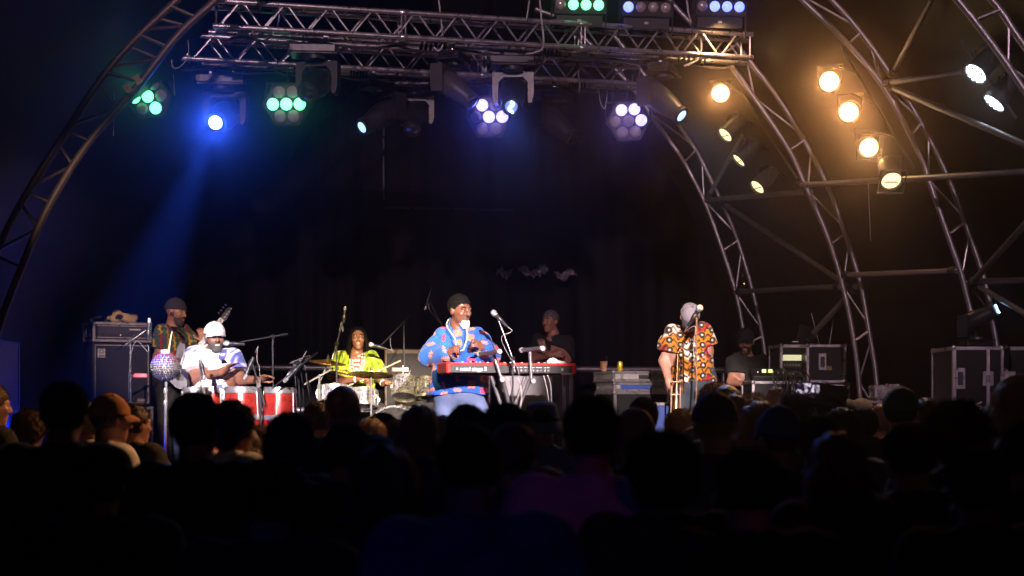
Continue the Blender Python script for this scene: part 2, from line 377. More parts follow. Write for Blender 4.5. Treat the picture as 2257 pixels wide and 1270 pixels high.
# tubes that tie the arches together: (px, py, D) to (px, py, D)
TIES = [((1557, 441, 15.2), (1788, 423, 13.0), .026, 'level tube tying the rearmost arch to the middle arch at half height'),
        ((1754, 409, 12.9), (2290, 377, 10.2), .026, 'long level tube carrying the lowest warm lamp on the right'),
        ((1625, 643, 15.2), (1853, 632, 13.0), .026, 'lower level tube between the rearmost and middle arches'),
        ((1857, 607, 13.0), (2112, 597, 11.6), .026, 'lower level tube between the middle and front arches'),
        ((2148, 621, 11.6), (2330, 616, 10.2), .026, 'short level tube leaving the right edge above the blue spotlight'),
        ((1644, 206, 14.6), (1806, 184, 13.2), .026, 'upper level tube behind the brightest warm lamps'),
        ((1948, 184, 11.6), (2146, 156, 10.6), .024, 'upper level tube reaching out to the white lamp'),
        ((1590, 446, 15.2), (1866, 628, 13.1), .024, 'sloping brace falling right from the rearmost to the middle arch'),
        ((1557, 440, 15.1), (1662, 256, 14.4), .022, 'steep brace rising right from the rearmost arch'),
        ((1958, 190, 11.6), (2290, 332, 9.7), .024, 'sloping brace falling to the right edge below the white lamps'),
        ((1966, 166, 11.6), (2062, -20, 10.4), .024, 'steep brace rising to the top edge between the front arches'),
        ((2140, 626, 11.6), (2290, 462, 9.8), .026, 'steep brace rising to the right edge above the tall flight cases'),
        ((2152, 628, 11.6), (2300, 716, 9.8), .022, 'brace falling to the right edge behind the blue spotlight'),
        ((1782, 748, 13.6), (1887, 630, 13.0), .028, 'thick short brace rising to the middle arch above the rack'),
        ((1636, 24, 13.6), (1790, -8, 12.4), .022, 'tube leaving the truss end at the top edge')]
for a, b, r, lb in TIES:
    A, B = P(*a), P(*b); t = root('tie_tube', A, lb, 'tube', 'steel tubes tying the arches together')
    MB().tube([A, B], r, 10).build('tube', STEEL, t)
    for q, w in ((A, B), (B, A)):
        d = (w-q).normalized(); MB().lathe([(r+.010, 0), (r+.012, .01), (r+.012, .07), (r+.008, .08)], q+d*.02, d, 12).build('coupler', BLK, t)
# tent skin behind and in front of the arches
def fold(p, s, a): return a*(math.sin(p.x*3.1*s+p.z*2.3)*.5+math.sin(p.z*6.1*s-p.x*4+p.y)*.3+math.sin(p.y*5*s+p.z*3)*.3)
def skin(name, lines, m, label, out, cen):
    rows = []
    for L in lines:
        k = 44; c = catmull(L, 3); r = []
        for i in range(k+1):
            f = i/k*(len(c)-1); a = int(min(f, len(c)-2)); p = c[a].lerp(c[a+1], f-a)
            d = Vector((p.x-cen[0], 0, p.z-cen[1])).normalized(); r.append(p+d*out)
        rows.append(r)
    full = []
    for j in range(len(rows)-1):
        for s in range(6):
            full.append([rows[j][i].lerp(rows[j+1][i], s/6) for i in range(len(rows[0]))])
    full.append(rows[-1])
    for r in full:
        for i, p in enumerate(r):
            d = Vector((p.x-cen[0], 0, p.z-cen[1])).normalized(); r[i] = p+d*fold(p, 1.3, .05 if m is PVCB else .09)
    MB().sheet(full).build(name, m, label=label, cat='tent skin')
def scaleD(L, D, sx=1.0): return [Vector((p.x*sx, D, p.z)) for p in L]
skin('tent_skin', [scaleD(AR['1'], 19.4), AR['1'], AR['2'], AR['3'], AR['4'], scaleD(AR['4'], 7.5, 1.08)], PVCB, 'black tent skin stretched behind the arches on the right', .22, (0, 1.5))
skin('tent_skin', [scaleD(AR['3L'], 18.0), AR['3L'], scaleD(AR['3L'], 7.0, 1.12)], PVC, 'dark blue tent skin with soft folds outside the left arch', .24, (0, 1.5))
# guard rail along the back of the stage
t = root('guard_rail', P(20, 895, 16.3), 'grey tubular guard rail running along the back of the stage', 'railing')
A, B = P(-160, 806, 16.1), P(2230, 819, 18.1); MB().tube([A, B], .034, 12).build('top_rail', STEEL, t)
A2, B2 = P(-160, 903, 16.1), P(2230, 905, 18.1); MB().tube([A2, B2], .03, 10).build('lower_rail', STEEL, t)
for i in range(9):
    f = (i+.4)/9; a = A.lerp(B, f); MB().tube([a+Vector((0, .05, .02)), Vector((a.x, a.y+.05, 1.0))], .026, 10).build('post', STEEL, t)
# ================================================================== lighting trusses
def truss(label, A, B, h, dp, n, tails):
    t = root('box_truss', (A+B)/2, label, 'truss', 'aluminium box trusses hung above the stage'); ax = (B-A).normalized(); up = Vector((0, 0, 1)); sd = ax.cross(up).normalized()
    L = (B-A).length
    for u in (0, 1):
        for s in (0, 1):
            o = up*(-h*u)-sd*(-dp*s); e = tails if s == 0 else 0
            MB().tube([A+o-ax*e, B+o+ax*e], .0225, 12).build('chord', ALU, t)
            for q in (.333, .667):
                MB().lathe([(.024, -.035), (.028, -.03), (.028, .03), (.024, .035)], A+o+ax*L*q, ax, 12).build('chord_joint', ALU, t)
    for s in (0, 1):
        o = -sd*(-dp*s)
        for i in range(n):
            f0 = (i+.06+.5*s*.5)/n; f1 = (i+1-.06+.5*s*.5)/n
            if f1 > 1: continue
            p0 = A+o+ax*L*f0; p1 = A+o+ax*L*f1
            z0, z1 = (0, -h) if i % 2 else (-h, 0)
            MB().tube([p0+up*z0, p1+up*z1], .0085, 7).build('brace', ALU, t)
        for f in (.006, .33, .337, .663, .67, .994):
            p0 = A+o+ax*L*f; MB().tube([p0, p0-up*h], .0085, 7).build('upright', ALU, t)
    for i in range(n//2+1):
        for u in (0, 1):
            p0 = A+ax*L*(i+.1)/(n/2+.3)-up*h*u; MB().tube([p0, p0+sd*dp], .0075, 6).build('cross_bar', ALU, t)
    return t
ZT = 4.95
def atZ(px, D, z): return Vector(((px-CX)/F*D, D, z))
TFA, TFB = atZ(468, 11.42, 4.95), atZ(1640, 12.45, 4.95)
TRA, TRB = atZ(312, 12.3, 4.93), atZ(1400, 13.36, 4.93)
truss('front aluminium box truss, the higher and longer of the two in view', TFA, TFB, .2, .2, 26, .03)
truss('rear aluminium box truss, the lower one hanging just behind the front truss', TRA, TRB, .2, .2, 24, .03)
def on_front(px, z=4.72):                                    # a point of the front truss's lower front chord in column px
    f = (px-468)/(1640-468); d = TFA.lerp(TFB, f).y; return atZ(px, d, z)
def on_rear(px, z=4.70):
    f = (px-312)/(1400-312); d = TRA.lerp(TRB, f).y; return atZ(px, d, z)
# haze hanging in the tent
hz = MB().box((0, 40, 4.4), (126, 166, 11.0)).build('haze', None, kind='stuff', sharp=None)
hm = bpy.data.materials.new('thin_stage_haze'); hm.use_nodes = True; n_ = hm.node_tree.nodes; n_.remove(n_['Principled BSDF'])
pv = n_.new('ShaderNodeVolumePrincipled'); pv.inputs['Color'].default_value = (.9, .9, .95, 1); pv.inputs['Density'].default_value = .0006; pv.inputs['Anisotropy'].default_value = .75
pw = n_.new('ShaderNodeVolumePrincipled'); pw.inputs['Color'].default_value = (.97, .97, .97, 1); pw.inputs['Density'].default_value = .0085; pw.inputs['Anisotropy'].default_value = .976    # second volume added to give lens-glare halos round the lamps
ad = n_.new('ShaderNodeAddShader'); hm.node_tree.links.new(pv.outputs[0], ad.inputs[0]); hm.node_tree.links.new(pw.outputs[0], ad.inputs[1])
hm.node_tree.links.new(ad.outputs[0], n_['Material Output'].inputs['Volume']); hz.data.materials.append(hm)
# ================================================================== lighting fixtures
LIT = {'green': emit('green_lit_lens', (.14, 1, .36), 3.4), 'violet': emit('violet_lit_lens', (.42, .38, 1), 2.6), 'blue': emit('blue_lit_lens', (.10, .16, 1), 4.2),
       'warm': emit('warm_lit_lens', (1, .62, .25), 22), 'rim': emit('orange_lens_edge', (1, .42, .10), 2.2), 'warm2': emit('warm_dim_lens', (1, .80, .42), 1.9), 'cool': emit('cool_white_lens', (.75, .9, 1), 6),
       'sky': emit('pale_blue_lens', (.32, .55, 1), 2.2), 'beam': emit('blue_white_beam_lens', (.22, .42, 1), 16), 'deepsky': emit('deep_blue_lens', (.03, .20, .8), .8), 'swirl': emit('white_blue_reflection_glow', (.45, .75, 1), 5)}
def aim(px, py, pz=0): return Vector((px, -1, pz)).normalized()
def clamp(p, t, s=.03):
    MB().lathe([(s, -.02), (s, .02)], p+Vector((0, 0, .045)), (1, .2, 0), 12).build('clamp', CHROME, t)
    MB().box(p+Vector((0, 0, -.005)), (.03, .03, .06), .004).build('clamp_bolt', CHROME, t)
def moving_head(label, base, yawb, hd, lens, power=0, color=(.3, .5, 1), sc=1.0, up=1, shell=BLKP, target=None, deg=14, dim=None, swirl=False):
    """hangs from base (top of its box); hd = direction the lens points; up=-1 stands on its box"""
    t = root('moving_head_light', base, label, 'spotlight', 'moving head spotlights')
    Rb = Matrix.Rotation(yawb, 3, 'Z'); o = lambda x, y, z: base+Rb @ Vector((x*sc, y*sc, z*sc*up))
    MB().box(o(0, 0, -.045), (.36*sc, .2*sc, .075*sc), .012, Rb).build('base_box', BLKP, t)
    MB().box(o(0, 0, -.088), (.38*sc, .22*sc, .014*sc), .004, Rb).build('base_plate', BLK, t)
    MB().box(o(-.18, -.101, -.045), (.03*sc, .006, .05*sc), .002, Rb).build('connector', GREYP, t)
    for s in (-1, 1): MB().tube([o(.187*s, -.05, -.045), o(.21*s, -.05, -.045), o(.21*s, .05, -.045), o(.187*s, .05, -.045)], .008*sc, 6).build('carry_handle', BLK, t)
    if up > 0:
        for s in (-1, 1): clamp(o(.09*s, 0, .02), t)
    MB().lathe([(.09*sc, 0), (.085*sc, .03*sc)], o(0, 0, -.095), (0, 0, -1*up), 16).build('turntable', BLK, t)
    piv = o(0, 0, -.335); f = Vector((hd[0], hd[1], 0)).normalized(); sx = Vector((-f.y, f.x, 0))
    R = Matrix((sx, f, Vector((0, 0, 1)))).transposed()
    w = .145*sc
    y_ = MB().prism([(-w-.03*sc, -.005), (-w-.03*sc, -.21*sc), (-w-.012*sc, -.265*sc), (-w+.018*sc, -.265*sc), (-w+.02*sc, -.09*sc), (-w+.06*sc, -.045*sc), (w-.06*sc, -.045*sc), (w-.02*sc, -.09*sc), (w-.018*sc, -.265*sc), (w+.012*sc, -.265*sc), (w+.03*sc, -.21*sc), (w+.03*sc, -.005)],
                     o(0, 0, -.115)-f*.06*sc, sx, Vector((0, 0, up)), -.12*sc if up > 0 else .12*sc)
    y_.build('yoke', shell, t)
    hd = Vector(hd).normalized()
    pr = [(.03, -.20), (.085, -.19), (.112, -.13), (.115, -.02), (.105, .06), (.085, .15), (.078, .20), (.082, .205), (.082, .245), (.07, .245)]
    hb = MB().lathe([(r*sc, h_*sc) for r, h_ in pr], piv, hd, 18); hb.build('head', shell, t)
    q = MB(); xx = frame(hd)
    for k in range(5): q.box(piv+xx @ Vector((.112*sc, 0, (-.1+.025*k)*sc)), (.006, .12*sc, .008*sc), 0, xx)
    q.build('vent_grille', BLK, t)
    le = MB().lathe([(.069*sc, .236*sc), (.045*sc, .250*sc), (.0*sc+.004, .256*sc)], piv, hd, 20).build('lens', lens, t)
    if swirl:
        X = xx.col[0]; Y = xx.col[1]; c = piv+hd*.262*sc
        MB().tube([c+X*(.02*math.sin(k*.9))*sc+Y*(.05-.0125*k)*sc for k in range(9)], .011*sc, 6).build('reflection_streak', LIT['swirl'], le)  # emissive tube standing in for a reflection on the lens
    if power: 
        l = lamp('lamp_beam', piv+hd*.28*sc, (target if target is not None else piv+hd*3), power, color, deg, .5, .05)
    return t
def hex_par(label, c, hd, roll, lits, cable_to, k=1.0, glow=None):
    t = root('hexagonal_led_lamp', c, label, 'stage lamp', 'hexagonal seven lens lamps under the trusses')
    R = frame(hd) @ Matrix.Rotation(roll, 3, 'Z'); X, Y, Z = R.col[0], R.col[1], R.col[2]
    r = .205*k; poly = [(r*math.cos(a*math.pi/3), r*math.sin(a*math.pi/3)) for a in range(6)]
    MB().prism([(u*.97, v*.97) for u, v in poly], c-Z*.02, X, Y, .03).build('front_plate', mat('lamp_face_plate', (.05, .045, .05), .3, .3), t)
    MB().prism(poly, c-Z*.14, X, Y, .115).build('housing', BLKP, t)
    b = MB()
    for a in range(6):
        p, q = poly[a], poly[(a+1) % 6]; b.tube([c+X*p[0]+Y*p[1]+Z*.012, c+X*q[0]+Y*q[1]+Z*.012], .008, 6)
    b.build('bezel', BLK, t)
    spots = [(0, 0)]+[(.118*k*math.cos(a*math.pi/3), .118*k*math.sin(a*math.pi/3)) for a in range(6)]
    for i, (u, v) in enumerate(spots):
        p = c+X*u+Y*v+Z*.012; m = LIT[lits[i]] if i in lits else GLASSD
        l = MB().lathe([(.055*k, 0), (.052*k, .012), (.038*k, .026), (.018*k, .034), (.003, .036)], p, Z, 18).build('lens', m, t)
        MB().lathe([(.054*k, -.002), (.059*k, -.002), (.059*k, .010), (.054*k, .010)], p, Z, 18, False).build('lens_ring', BLK, l)
    MB().tube([c+X*.21*k-Z*.08, c+X*.2*k-Z*.09+Vector((0, 0, .18)), c-X*.2*k-Z*.09+Vector((0, 0, .18)), c-X*.21*k-Z*.08], .012, 6).build('yoke', BLK, t)
    MB().tube([c-Z*.09+Vector((0, 0, .18)), cable_to], .014, 8).build('hanger', BLK, t)
    clamp(Vector(cable_to)-Vector((0, 0, .0)), t)
    if glow: lamp('led_glow', c+Z*.1, c+Vector(hd)*3, glow[0], glow[1], 100, 1, .15)
    return t
def led_bar(label, c, rz, lits, tilt=.25):
    t = root('led_bar', c, label, 'stage lamp', 'four lens lamp bars above the front truss')
    R = Matrix.Rotation(rz, 3, 'Z') @ Matrix.Rotation(tilt, 3, 'X'); o = lambda x, y, z: c+R @ Vector((x, y, z))
    MB().box(o(0, 0, 0), (.44, .10, .135), .008, R).build('housing', BLKP, t)
    MB().box(o(0, .02, -.12), (.40, .12, .10), .008, R).build('driver_box', BLK, t)
    MB().box(o(0, -.042, -.115), (.035, .004, .02), 0, R).build('sticker', mat('pale_sticker', (.5, .5, .55), .6), t)
    for i in range(4):
        x = (i-1.5)*.106
        MB().lathe([(.044, 0), (.040, .01), (.022, .022), (.003, .026)], o(x, -.05, .012), R @ Vector((0, -1, 0)), 18).build('lens', LIT[lits[i]] if lits[i] else mat('frosted_grey_lens', (.42, .36, .36), .25, .3), t)
    for s in (-1, 1): MB().box(o(.228*s, 0, -.09), (.008, .05, .30), .002, R).build('bracket', BLK, t)
    return t
def par_can(label, p, hd, lens, r=.082, power=0, color=(1, .6, .28), deg=60, mount=None, target=None, frame_sq=False):
    t = root('par_can', p, label, 'stage lamp', 'round lamps fixed beside the right arches')
    hd = Vector(hd).normalized()
    MB().lathe([(r*.4, -.26), (r*.7, -.25), (r*.98, -.16), (r*1.04, -.02), (r*1.12, -.015), (r*1.12, .02), (r*1.02, .02), (r*1.02, -.004)], p, hd, 20, False).build('can', BLK, t)
    le = MB().lathe([(r, 0), (r*.7, .008), (.003, .012)], p, hd, 24).build('lens', LIT['rim'] if lens is LIT['warm'] else lens, t)
    if lens is LIT['warm']: MB().lathe([(r*.86, .009), (r*.5, .015), (.003, .017)], p, hd, 24).build('bulb_glow', lens, le)
    if lens is LIT['warm2']: MB().tube([p+frame(hd) @ Vector((-r*.7, -r*.1, .018)), p+frame(hd) @ Vector((r*.7, -r*.1, .018))], .005, 5).build('lens_bar', BLK, le)
    R = frame(hd); X = R.col[0]
    if lens is LIT['cool']:                                  # a ring of separate white emitters
        le.data.materials[0] = DGLASS
        for k in range(19):
            rr, a = (0, 0) if k == 0 else ((r*.42, k*math.pi/3) if k < 7 else (r*.82, k*math.pi/6)); MB().lathe([(r*.185, 0), (r*.12, .010), (.002, .013)], p+R @ Vector((rr*math.cos(a), rr*math.sin(a), .008)), hd, 10).build('emitter', lens, le)
    MB().tube([p+X*r*1.12-hd*.08, p+X*r*1.3-hd*.1+Vector((0, 0, .14)), p-X*r*1.3-hd*.1+Vector((0, 0, .14)), p-X*r*1.12-hd*.08], .008, 6).build('yoke', BLK, t)
    if frame_sq:
        b = MB(); q = [p+R @ Vector((u*r*1.35, v*r*1.35, .03)) for u, v in ((-1, -1), (1, -1), (1, 1), (-1, 1), (-1, -1))]
        for i in range(4): b.tube([q[i], q[i+1]], .007, 5)
        b.build('gel_frame', BLK, t)
    if mount is not None: MB().tube([p-hd*.1+Vector((0, 0, .14)), mount], .012, 6).build('hanger', BLK, t)
    if power: lamp('par_beam', p+hd*.06, target if target is not None else p+hd*4, power, color, deg, .7, r*.7)
    return t
# hexagonal lamps
G, V_, B_ = 'green', 'violet', 'blue'
hexD = 12.35
def hexat(px, py, D, lits, label, tx, roll=0, hd=None, glow=None):
    c = P(px, py, D); hex_par(label, c, hd or Vector((-.05, -1, -.18)), roll, lits, on_rear(tx, 4.70) if True else None, .98, glow)
hexat(327, 213, 12.2, {0: G, 4: G, 6: G}, 'hexagonal lamp with three green lenses half hidden by the left arch', 330, .05, glow=(.8, (.1, 1, .3)))
hexat(632, 230, 12.2, {0: G, 4: G, 1: G}, 'hexagonal lamp with green lenses beside the dark spotlight', 636, math.pi/6*0, glow=(.8, (.1, 1, .3)))
hexat(1078, 258, 12.4, {0: V_, 3: V_, 1: V_}, 'hexagonal lamp with violet lenses between two hanging spotlights', 1080, .0, glow=(8, (.08, .10, 1)))
hexat(1385, 267, 12.9, {1: V_, 2: V_, 3: V_}, 'hexagonal lamp with violet lenses lit along its top, under the truss end', 1385, .05, glow=(4, (.2, .16, 1)))
# moving heads on the front truss
def dirv(x, y, z): return Vector((x, y, z))
moving_head('black spotlight with dark lens facing out, left half of the front truss', on_front(693, 4.70), .09, dirv(-.12, -.9, -.42), DGLASS)
moving_head('spotlight pointing down right beside the violet lamp, its lens unlit', on_front(1003, 4.70), 1.25, dirv(.72, -.28, -.62), DGLASS, shell=GREYP, sc=.88)
moving_head('spotlight with bright blue lens hanging next to the violet lamp', on_front(1130, 4.70), .09, dirv(-.05, -.85, -.55), LIT['deepsky'], 110, (.08, .22, 1), swirl=True, deg=32, target=Vector((.1, 7.3, 1.5)))
moving_head('spotlight with pale blue lens at the right end of the front truss', on_front(1462, 4.70), 1.15, dirv(.62, -.45, -.62), LIT['sky'], 260, (.35, .55, 1), shell=GREYP, deg=30, sc=.95, target=Vector((2.3, 7.6, 1.5)))
# moving heads on the rear truss
BEAM = P(474, 270, 12.75)
bd = dirv(-.32, -.62, -.72)
tb = moving_head('spotlight throwing the wide blue beam down to the left', on_rear(490, 4.65), .09, dirv(-.03, -.94, -.36), LIT['beam'], 0, sc=1.1)
LP = on_rear(490, 4.65)+Vector((0, 0, -.335*1.1))+Vector((-.03, -.94, -.36)).normalized()*.30*1.1
lamp('blue_beam', LP, P(300, 700, 11.8), 65000, (.02, .09, 1), 26, .8, .05)
moving_head('spotlight with pale blue lens turned left, behind the truss centre', on_rear(838, 4.68), .7, dirv(-.75, -.6, -.62), LIT['sky'], 6, (.2, .4, 1), sc=.95)
moving_head('dark unlit spotlight hanging right of the small pale blue one', on_rear(915, 4.68), .09, dirv(-.05, -.8, -.6), DGLASS, sc=.95)
moving_head('dark unlit spotlight pointing down right under the right half of the truss', on_rear(1228, 4.68), 1.15, dirv(.62, -.42, -.62), DGLASS, sc=.95)
# bars above
led_bar('lamp bar with three green lenses above the front truss', P(1276, 14, 11.9), .09, [None, G, G, G])
led_bar('lamp bar with a single lit blue lens above the front truss', P(1424, 20, 12.0), .09, [B_, None, None, None])
led_bar('lamp bar with three blue lenses above the right truss end', P(1586, 18, 12.1), .09, [None, B_, B_, B_])
t = root('floodlight', P(1585, 66, 12.2), 'glowing warm strip floodlight on the right end of the front truss', 'stage lamp')
MB().box(P(1585, 52, 12.25), (.34, .10, .09), .01).build('housing', BLK, t)
MB().tube([P(1543, 56, 12.14), P(1627, 61, 12.14)], .012, 8).build('lamp_tube', LIT['warm'], t)
MB().prism([(-.19, -.06), (.19, -.06), (.16, .03), (-.16, .03)], P(1585, 52, 12.20), (1, 0, 0), (0, 0, 1), .012).build('reflector', ALU, t)
lamp('flood_glow', P(1585, 60, 12.05), P(1600, 150, 12.2), 90, (1, .55, .22), 140, 1, .1)
lamp('flood_back_glow', P(1640, 58, 12.2), P(1735, 60, 12.9), 10, (1, .5, .2), 90, 1, .1)
# lamps along the right arches; dark bars hold them
def bar(a, b, label):
    MB().tube([P(*a), P(*b)], .014, 8).build('lamp_bar', BLK, label=label, cat='bar', group='thin dark bars holding the round lamps')
bar((1852, 104, 11.95), (2016, 372, 11.7), 'thin dark bar holding the row of big warm lamps beside the front arch')
bar((1628, 196, 13.9), (1756, 392, 13.5), 'thin dark bar holding the tilted warm lamps left of the middle arch')
bar((2120, 90, 10.4), (2240, 262, 10.2), 'thin dark bar holding the two cool white lamps')
Wm = LIT['warm']; wc = (1, .36, .11)
par_can('round warm lamp nearest the truss end, glowing against the black tent', P(1588, 206, 13.5), (-.12, -1, -.16), Wm, .085, 22, wc, 36, P(1634, 206, 13.7), Vector((0, 1, 1.8)))
par_can('uppermost big warm lamp of the row beside the front arch', P(1828, 180, 11.8), (-.25, -1, -.2), Wm, .083, 20, wc, 36, P(1888, 160, 11.86), Vector((0, 1, 1.8)))
par_can('second big warm lamp of the row, throwing a beam down left', P(1871, 247, 11.8), (-.4, -1, -.34), Wm, .083, 7000, wc, 17, P(1930, 232, 11.84), P(1560, 700, 12.2))
par_can('third big warm lamp of the row, in a square frame', P(1915, 325, 11.75), (-.05, -1, -.3), Wm, .079, 120, wc, 40, P(1976, 306, 11.78), Vector((1.6, 7.5, .8)), True)
par_can('lowest pale yellow lamp fixed on the level tube', P(1964, 397, 11.3), (.0, -.72, -.62), LIT['warm2'], .077, 60, (1, .75, .4), 50, P(1964, 380, 11.6), Vector((2.6, 9.5, .6)), True)
for px, py, lb in ((1600, 296, 'topmost tilted pale yellow lamp left of the middle arch'), (1630, 352, 'narrow tilted pale yellow lamp, middle one left of the middle arch'), (1671, 411, 'lowest tilted pale yellow lamp, just above the level tube')):
    par_can(lb, P(px, py, 13.4), (-.72, -.36, -.72) if px != 1630 else (-.75, -.15, -.75), LIT['warm2'], .075, 12, (1, .7, .35), 50, P(px+62, py-20, 13.6))
par_can('upper cool white lamp near the top right corner', P(2153, 160, 10.3), (-.72, -.25, -.75), LIT['cool'], .085, 12, (.8, .9, 1), 50, P(2180, 178, 10.32))
par_can('lower cool white lamp near the top right corner, seen edge on', P(2194, 224, 10.3), (-.70, .0, -.80), LIT['cool'], .085, 12, (.8, .9, 1), 50, P(2214, 226, 10.3))
# moving head standing on the tall flight case at right
moving_head('spotlight standing on the tall flight case with blue lens turned right', P(2152, 767, 10.95), .3, dirv(.75, -.45, .42), LIT['deepsky'], 40, (.1, .3, 1), sc=.66, up=-1, swirl=True)
# extra warm beams added at two lit lamps to rim the front rows
lamp('rim_beam', P(1600, 60, 12.0), Vector((-2.8, 7.8, 1.5)), 1400, (1, .45, .16), 34, .8, .08)
lamp('rim_beam', P(1871, 247, 11.6), Vector((1.4, 8.6, 1.5)), 180, (1, .5, .2), 40, .8, .08)
# halo spots added at two warm lamps and the blue one, facing the camera
lamp('added_par_halo', P(1871, 247, 11.7), Vector((0, 1, 1.8)), 22, (1, .36, .11), 36, 1, .06)
lamp('added_par_halo', P(1915, 325, 11.65), Vector((0, 1, 1.8)), 16, (1, .40, .14), 36, 1, .06)
lamp('added_beam_halo', LP, Vector((-.3, 1, 2)), 45, (.02, .09, 1), 60, 1, .05)
# ================================================================== people
def skinmat(name, c): return mat(name, c, .42, 0, .12, 14, .04, .5)
SK_D1 = skinmat('deep_brown_skin', (.12, .05, .032)); SK_D2 = skinmat('brown_skin', (.20, .09, .058)); SK_F = skinmat('fair_skin', (.50, .26, .19)); SK_T = skinmat('tanned_skin', (.36, .17, .11))
EYEW = mat('eye_white', (.35, .33, .31), .2, 0, .02); EYED = mat('dark_eye', (.02, .012, .01), .1, 0, .02)
HAIRB = mat('black_hair', (.005, .0045, .0045), .8, 0, .4, 90, .5, .06); HAIRG = mat('grizzled_beard', (.055, .05, .05), .7, 0, .5, 120, .6); HAIRW = mat('white_beard', (.75, .72, .70), .7, 0, .2, 120, .5)
HAIRBR = mat('brown_hair', (.06, .03, .015), .5, 0, .4, 90, .5); HAIRBL = mat('fair_hair', (.38, .24, .10), .5, 0, .35, 90, .5)
DENIM = mat('blue_denim', (.075, .105, .20), .85, 0, .3, 45, .25); NAVY = mat('dark_slate_trousers', (.035, .05, .07), .85, 0, .25, 40, .2); BLKC = mat('black_cotton', (.012, .012, .013), .9, 0, .3, 40, .2)
TEETH = mat('teeth', (.7, .66, .6), .3, 0, .02)
def headR(yaw, pitch=0, roll=0):
    y, p = math.radians(yaw), math.radians(pitch)
    f = Vector((math.sin(y)*math.cos(p), -math.cos(y)*math.cos(p), -math.sin(p))); up = Vector((math.sin(y)*math.sin(p), -math.cos(y)*math.sin(p), math.cos(p)))
    x = f.cross(up); R = Matrix((x, f, up)).transposed()
    return R @ Matrix.Rotation(math.radians(roll), 3, 'Y')
def head_prims(c, R, s=1.0, jaw=1.0):
    q = lambda x, y, z: c+R @ Vector((x, y, z))*s
    return [el(q(0, -.014, .032), (.077*s, .098*s, .090*s), .03, R), el(q(0, .026, -.036), (.060*s*jaw, .066*s, .082*s), .03, R), el(q(0, .066, -.100), (.028*s*jaw, .022*s, .020*s), .025, R),
            cp(q(-.034, .082, .026), q(.034, .082, .026), .013*s, None, .018), cp(q(0, .092, .018), q(0, .113, -.026), .0085*s, .0135*s, .012), el(q(-.013, .104, -.030), (.009*s, .010*s, .008*s), .008), el(q(.013, .104, -.030), (.009*s, .010*s, .008*s), .008),
            el(q(-.040, .066, -.022), (.022*s, .020*s, .020*s), .02), el(q(.040, .066, -.022), (.022*s, .020*s, .020*s), .02),
            cp(q(-.019, .086, -.060), q(.019, .086, -.060), .0075*s, None, .010), cp(q(-.016, .084, -.074), q(.016, .084, -.074), .008*s, None, .010),
            el(q(-.080, -.008, -.006), (.011*s, .022*s, .032*s), .010, R), el(q(.080, -.008, -.006), (.011*s, .022*s, .032*s), .010, R),
            cutp(q(-.031, .104, .006), .017*s, .012), cutp(q(.031, .104, .006), .017*s, .012)]+[el(q(.031*i, .0835, z), (.016*s, .0115*s, h*s), .004, R) for i in (-1, 1) for z, h in ((.0145, .0085), (-.0045, .006))]
def hand_prims(w, d, n, curl=20, s=1.0, spread=.5, thumb=1, flip=1, k=.006):
    """wrist w, pointing along d, palm faces n"""
    d = Vector(d).normalized(); n = Vector(n); n = (n-d*n.dot(d)).normalized(); u = d.cross(n)*flip      # u: thumb side
    q = lambda a, b, c_: w+(d*a+u*b+n*c_)*s
    out = [cp(q(0, 0, 0), q(.03, 0, 0), .027*s, .026*s, .02), el(q(.052, 0, 0), (.044*s, .040*s, .017*s), .02, Matrix((d, u, n)).transposed())]
    for i, (b, ln) in enumerate(((.030, .072), (.010, .082), (-.011, .076), (-.030, .060))):
        p = q(.085, b, 0); a = math.radians(curl*.6); dirv_ = d+u*b*spread*4
        for j, fr in enumerate((.45, .32, .23)):
            dd = (dirv_.normalized()*math.cos(a)+n*math.sin(a)).normalized(); e = p+dd*ln*fr*s
            out.append(cp(p, e, (.0095-.001*j)*s, (.0087-.001*j)*s, k)); p = e; a += math.radians(curl)
    p = q(.022, .030, .008); e = q(.052, .055*thumb+.012, .018); out.append(cp(p, e, .013*s, .011*s, .012)); a = math.radians(curl*.5)
    e2 = e+(d*math.cos(a)+u*.25+n*math.sin(a)*.9).normalized()*.032*s; out.append(cp(e, e2, .0105*s, .008*s, .006))
    return out
def wr(amp, s=1.0, ph=0.0):                                  # cloth creases and folds
    def f(X, Y, Z):
        u = 8.5*s*Z+6*s*X+1.6*np.sin(6*X+4*Z+ph)+4*s*Y; w = 13*s*X-7*s*Z+2*np.sin(7*Z+ph)-9*s*Y; g = 21*s*Z-15*s*X+1.5*np.sin(9*X+ph)+11*s*Y
        return amp*((1-2*np.abs(np.sin(u)))*.75+(1-2*np.abs(np.sin(w)))*.6+.35*np.sin(g))
    return f
def torso(j, t, b, fw, w=.62, belly=None):
    c = (j['shL']+j['shR'])/2; h = (j['hipL']+j['hipR'])/2; m = c.lerp(h, .5); dn = (h-c).normalized()
    o = [cp(j['shL'].lerp(c, .22)+dn*.03, j['shR'].lerp(c, .22)+dn*.03, t*.62, None, .06), cp(j['shL'].lerp(c, .42)+dn*.14, j['shR'].lerp(c, .42)+dn*.14, t, None, .06),
         cp(j['shL'].lerp(c, .45)+dn*.14, j['hipL'].lerp(h, .30), t*.9, b*.85, .07), cp(j['shR'].lerp(c, .45)+dn*.14, j['hipR'].lerp(h, .30), t*.9, b*.85, .07),
         cp(m-dn*.08, h, t, b, .07), cp(j['hipL'], j['hipR'], .115, None, .05), cp(c+Vector((0, .0, .0)), j['neck'], .07, .058, .05)]
    if belly: o.insert(0, el(m+dn*belly[3]+fw*belly[2], belly[:2]+(belly[1]*.95,), .08))
    return o
def limb(a, b, r0, r1, k=.03): return cp(a, b, r0, r1, k)
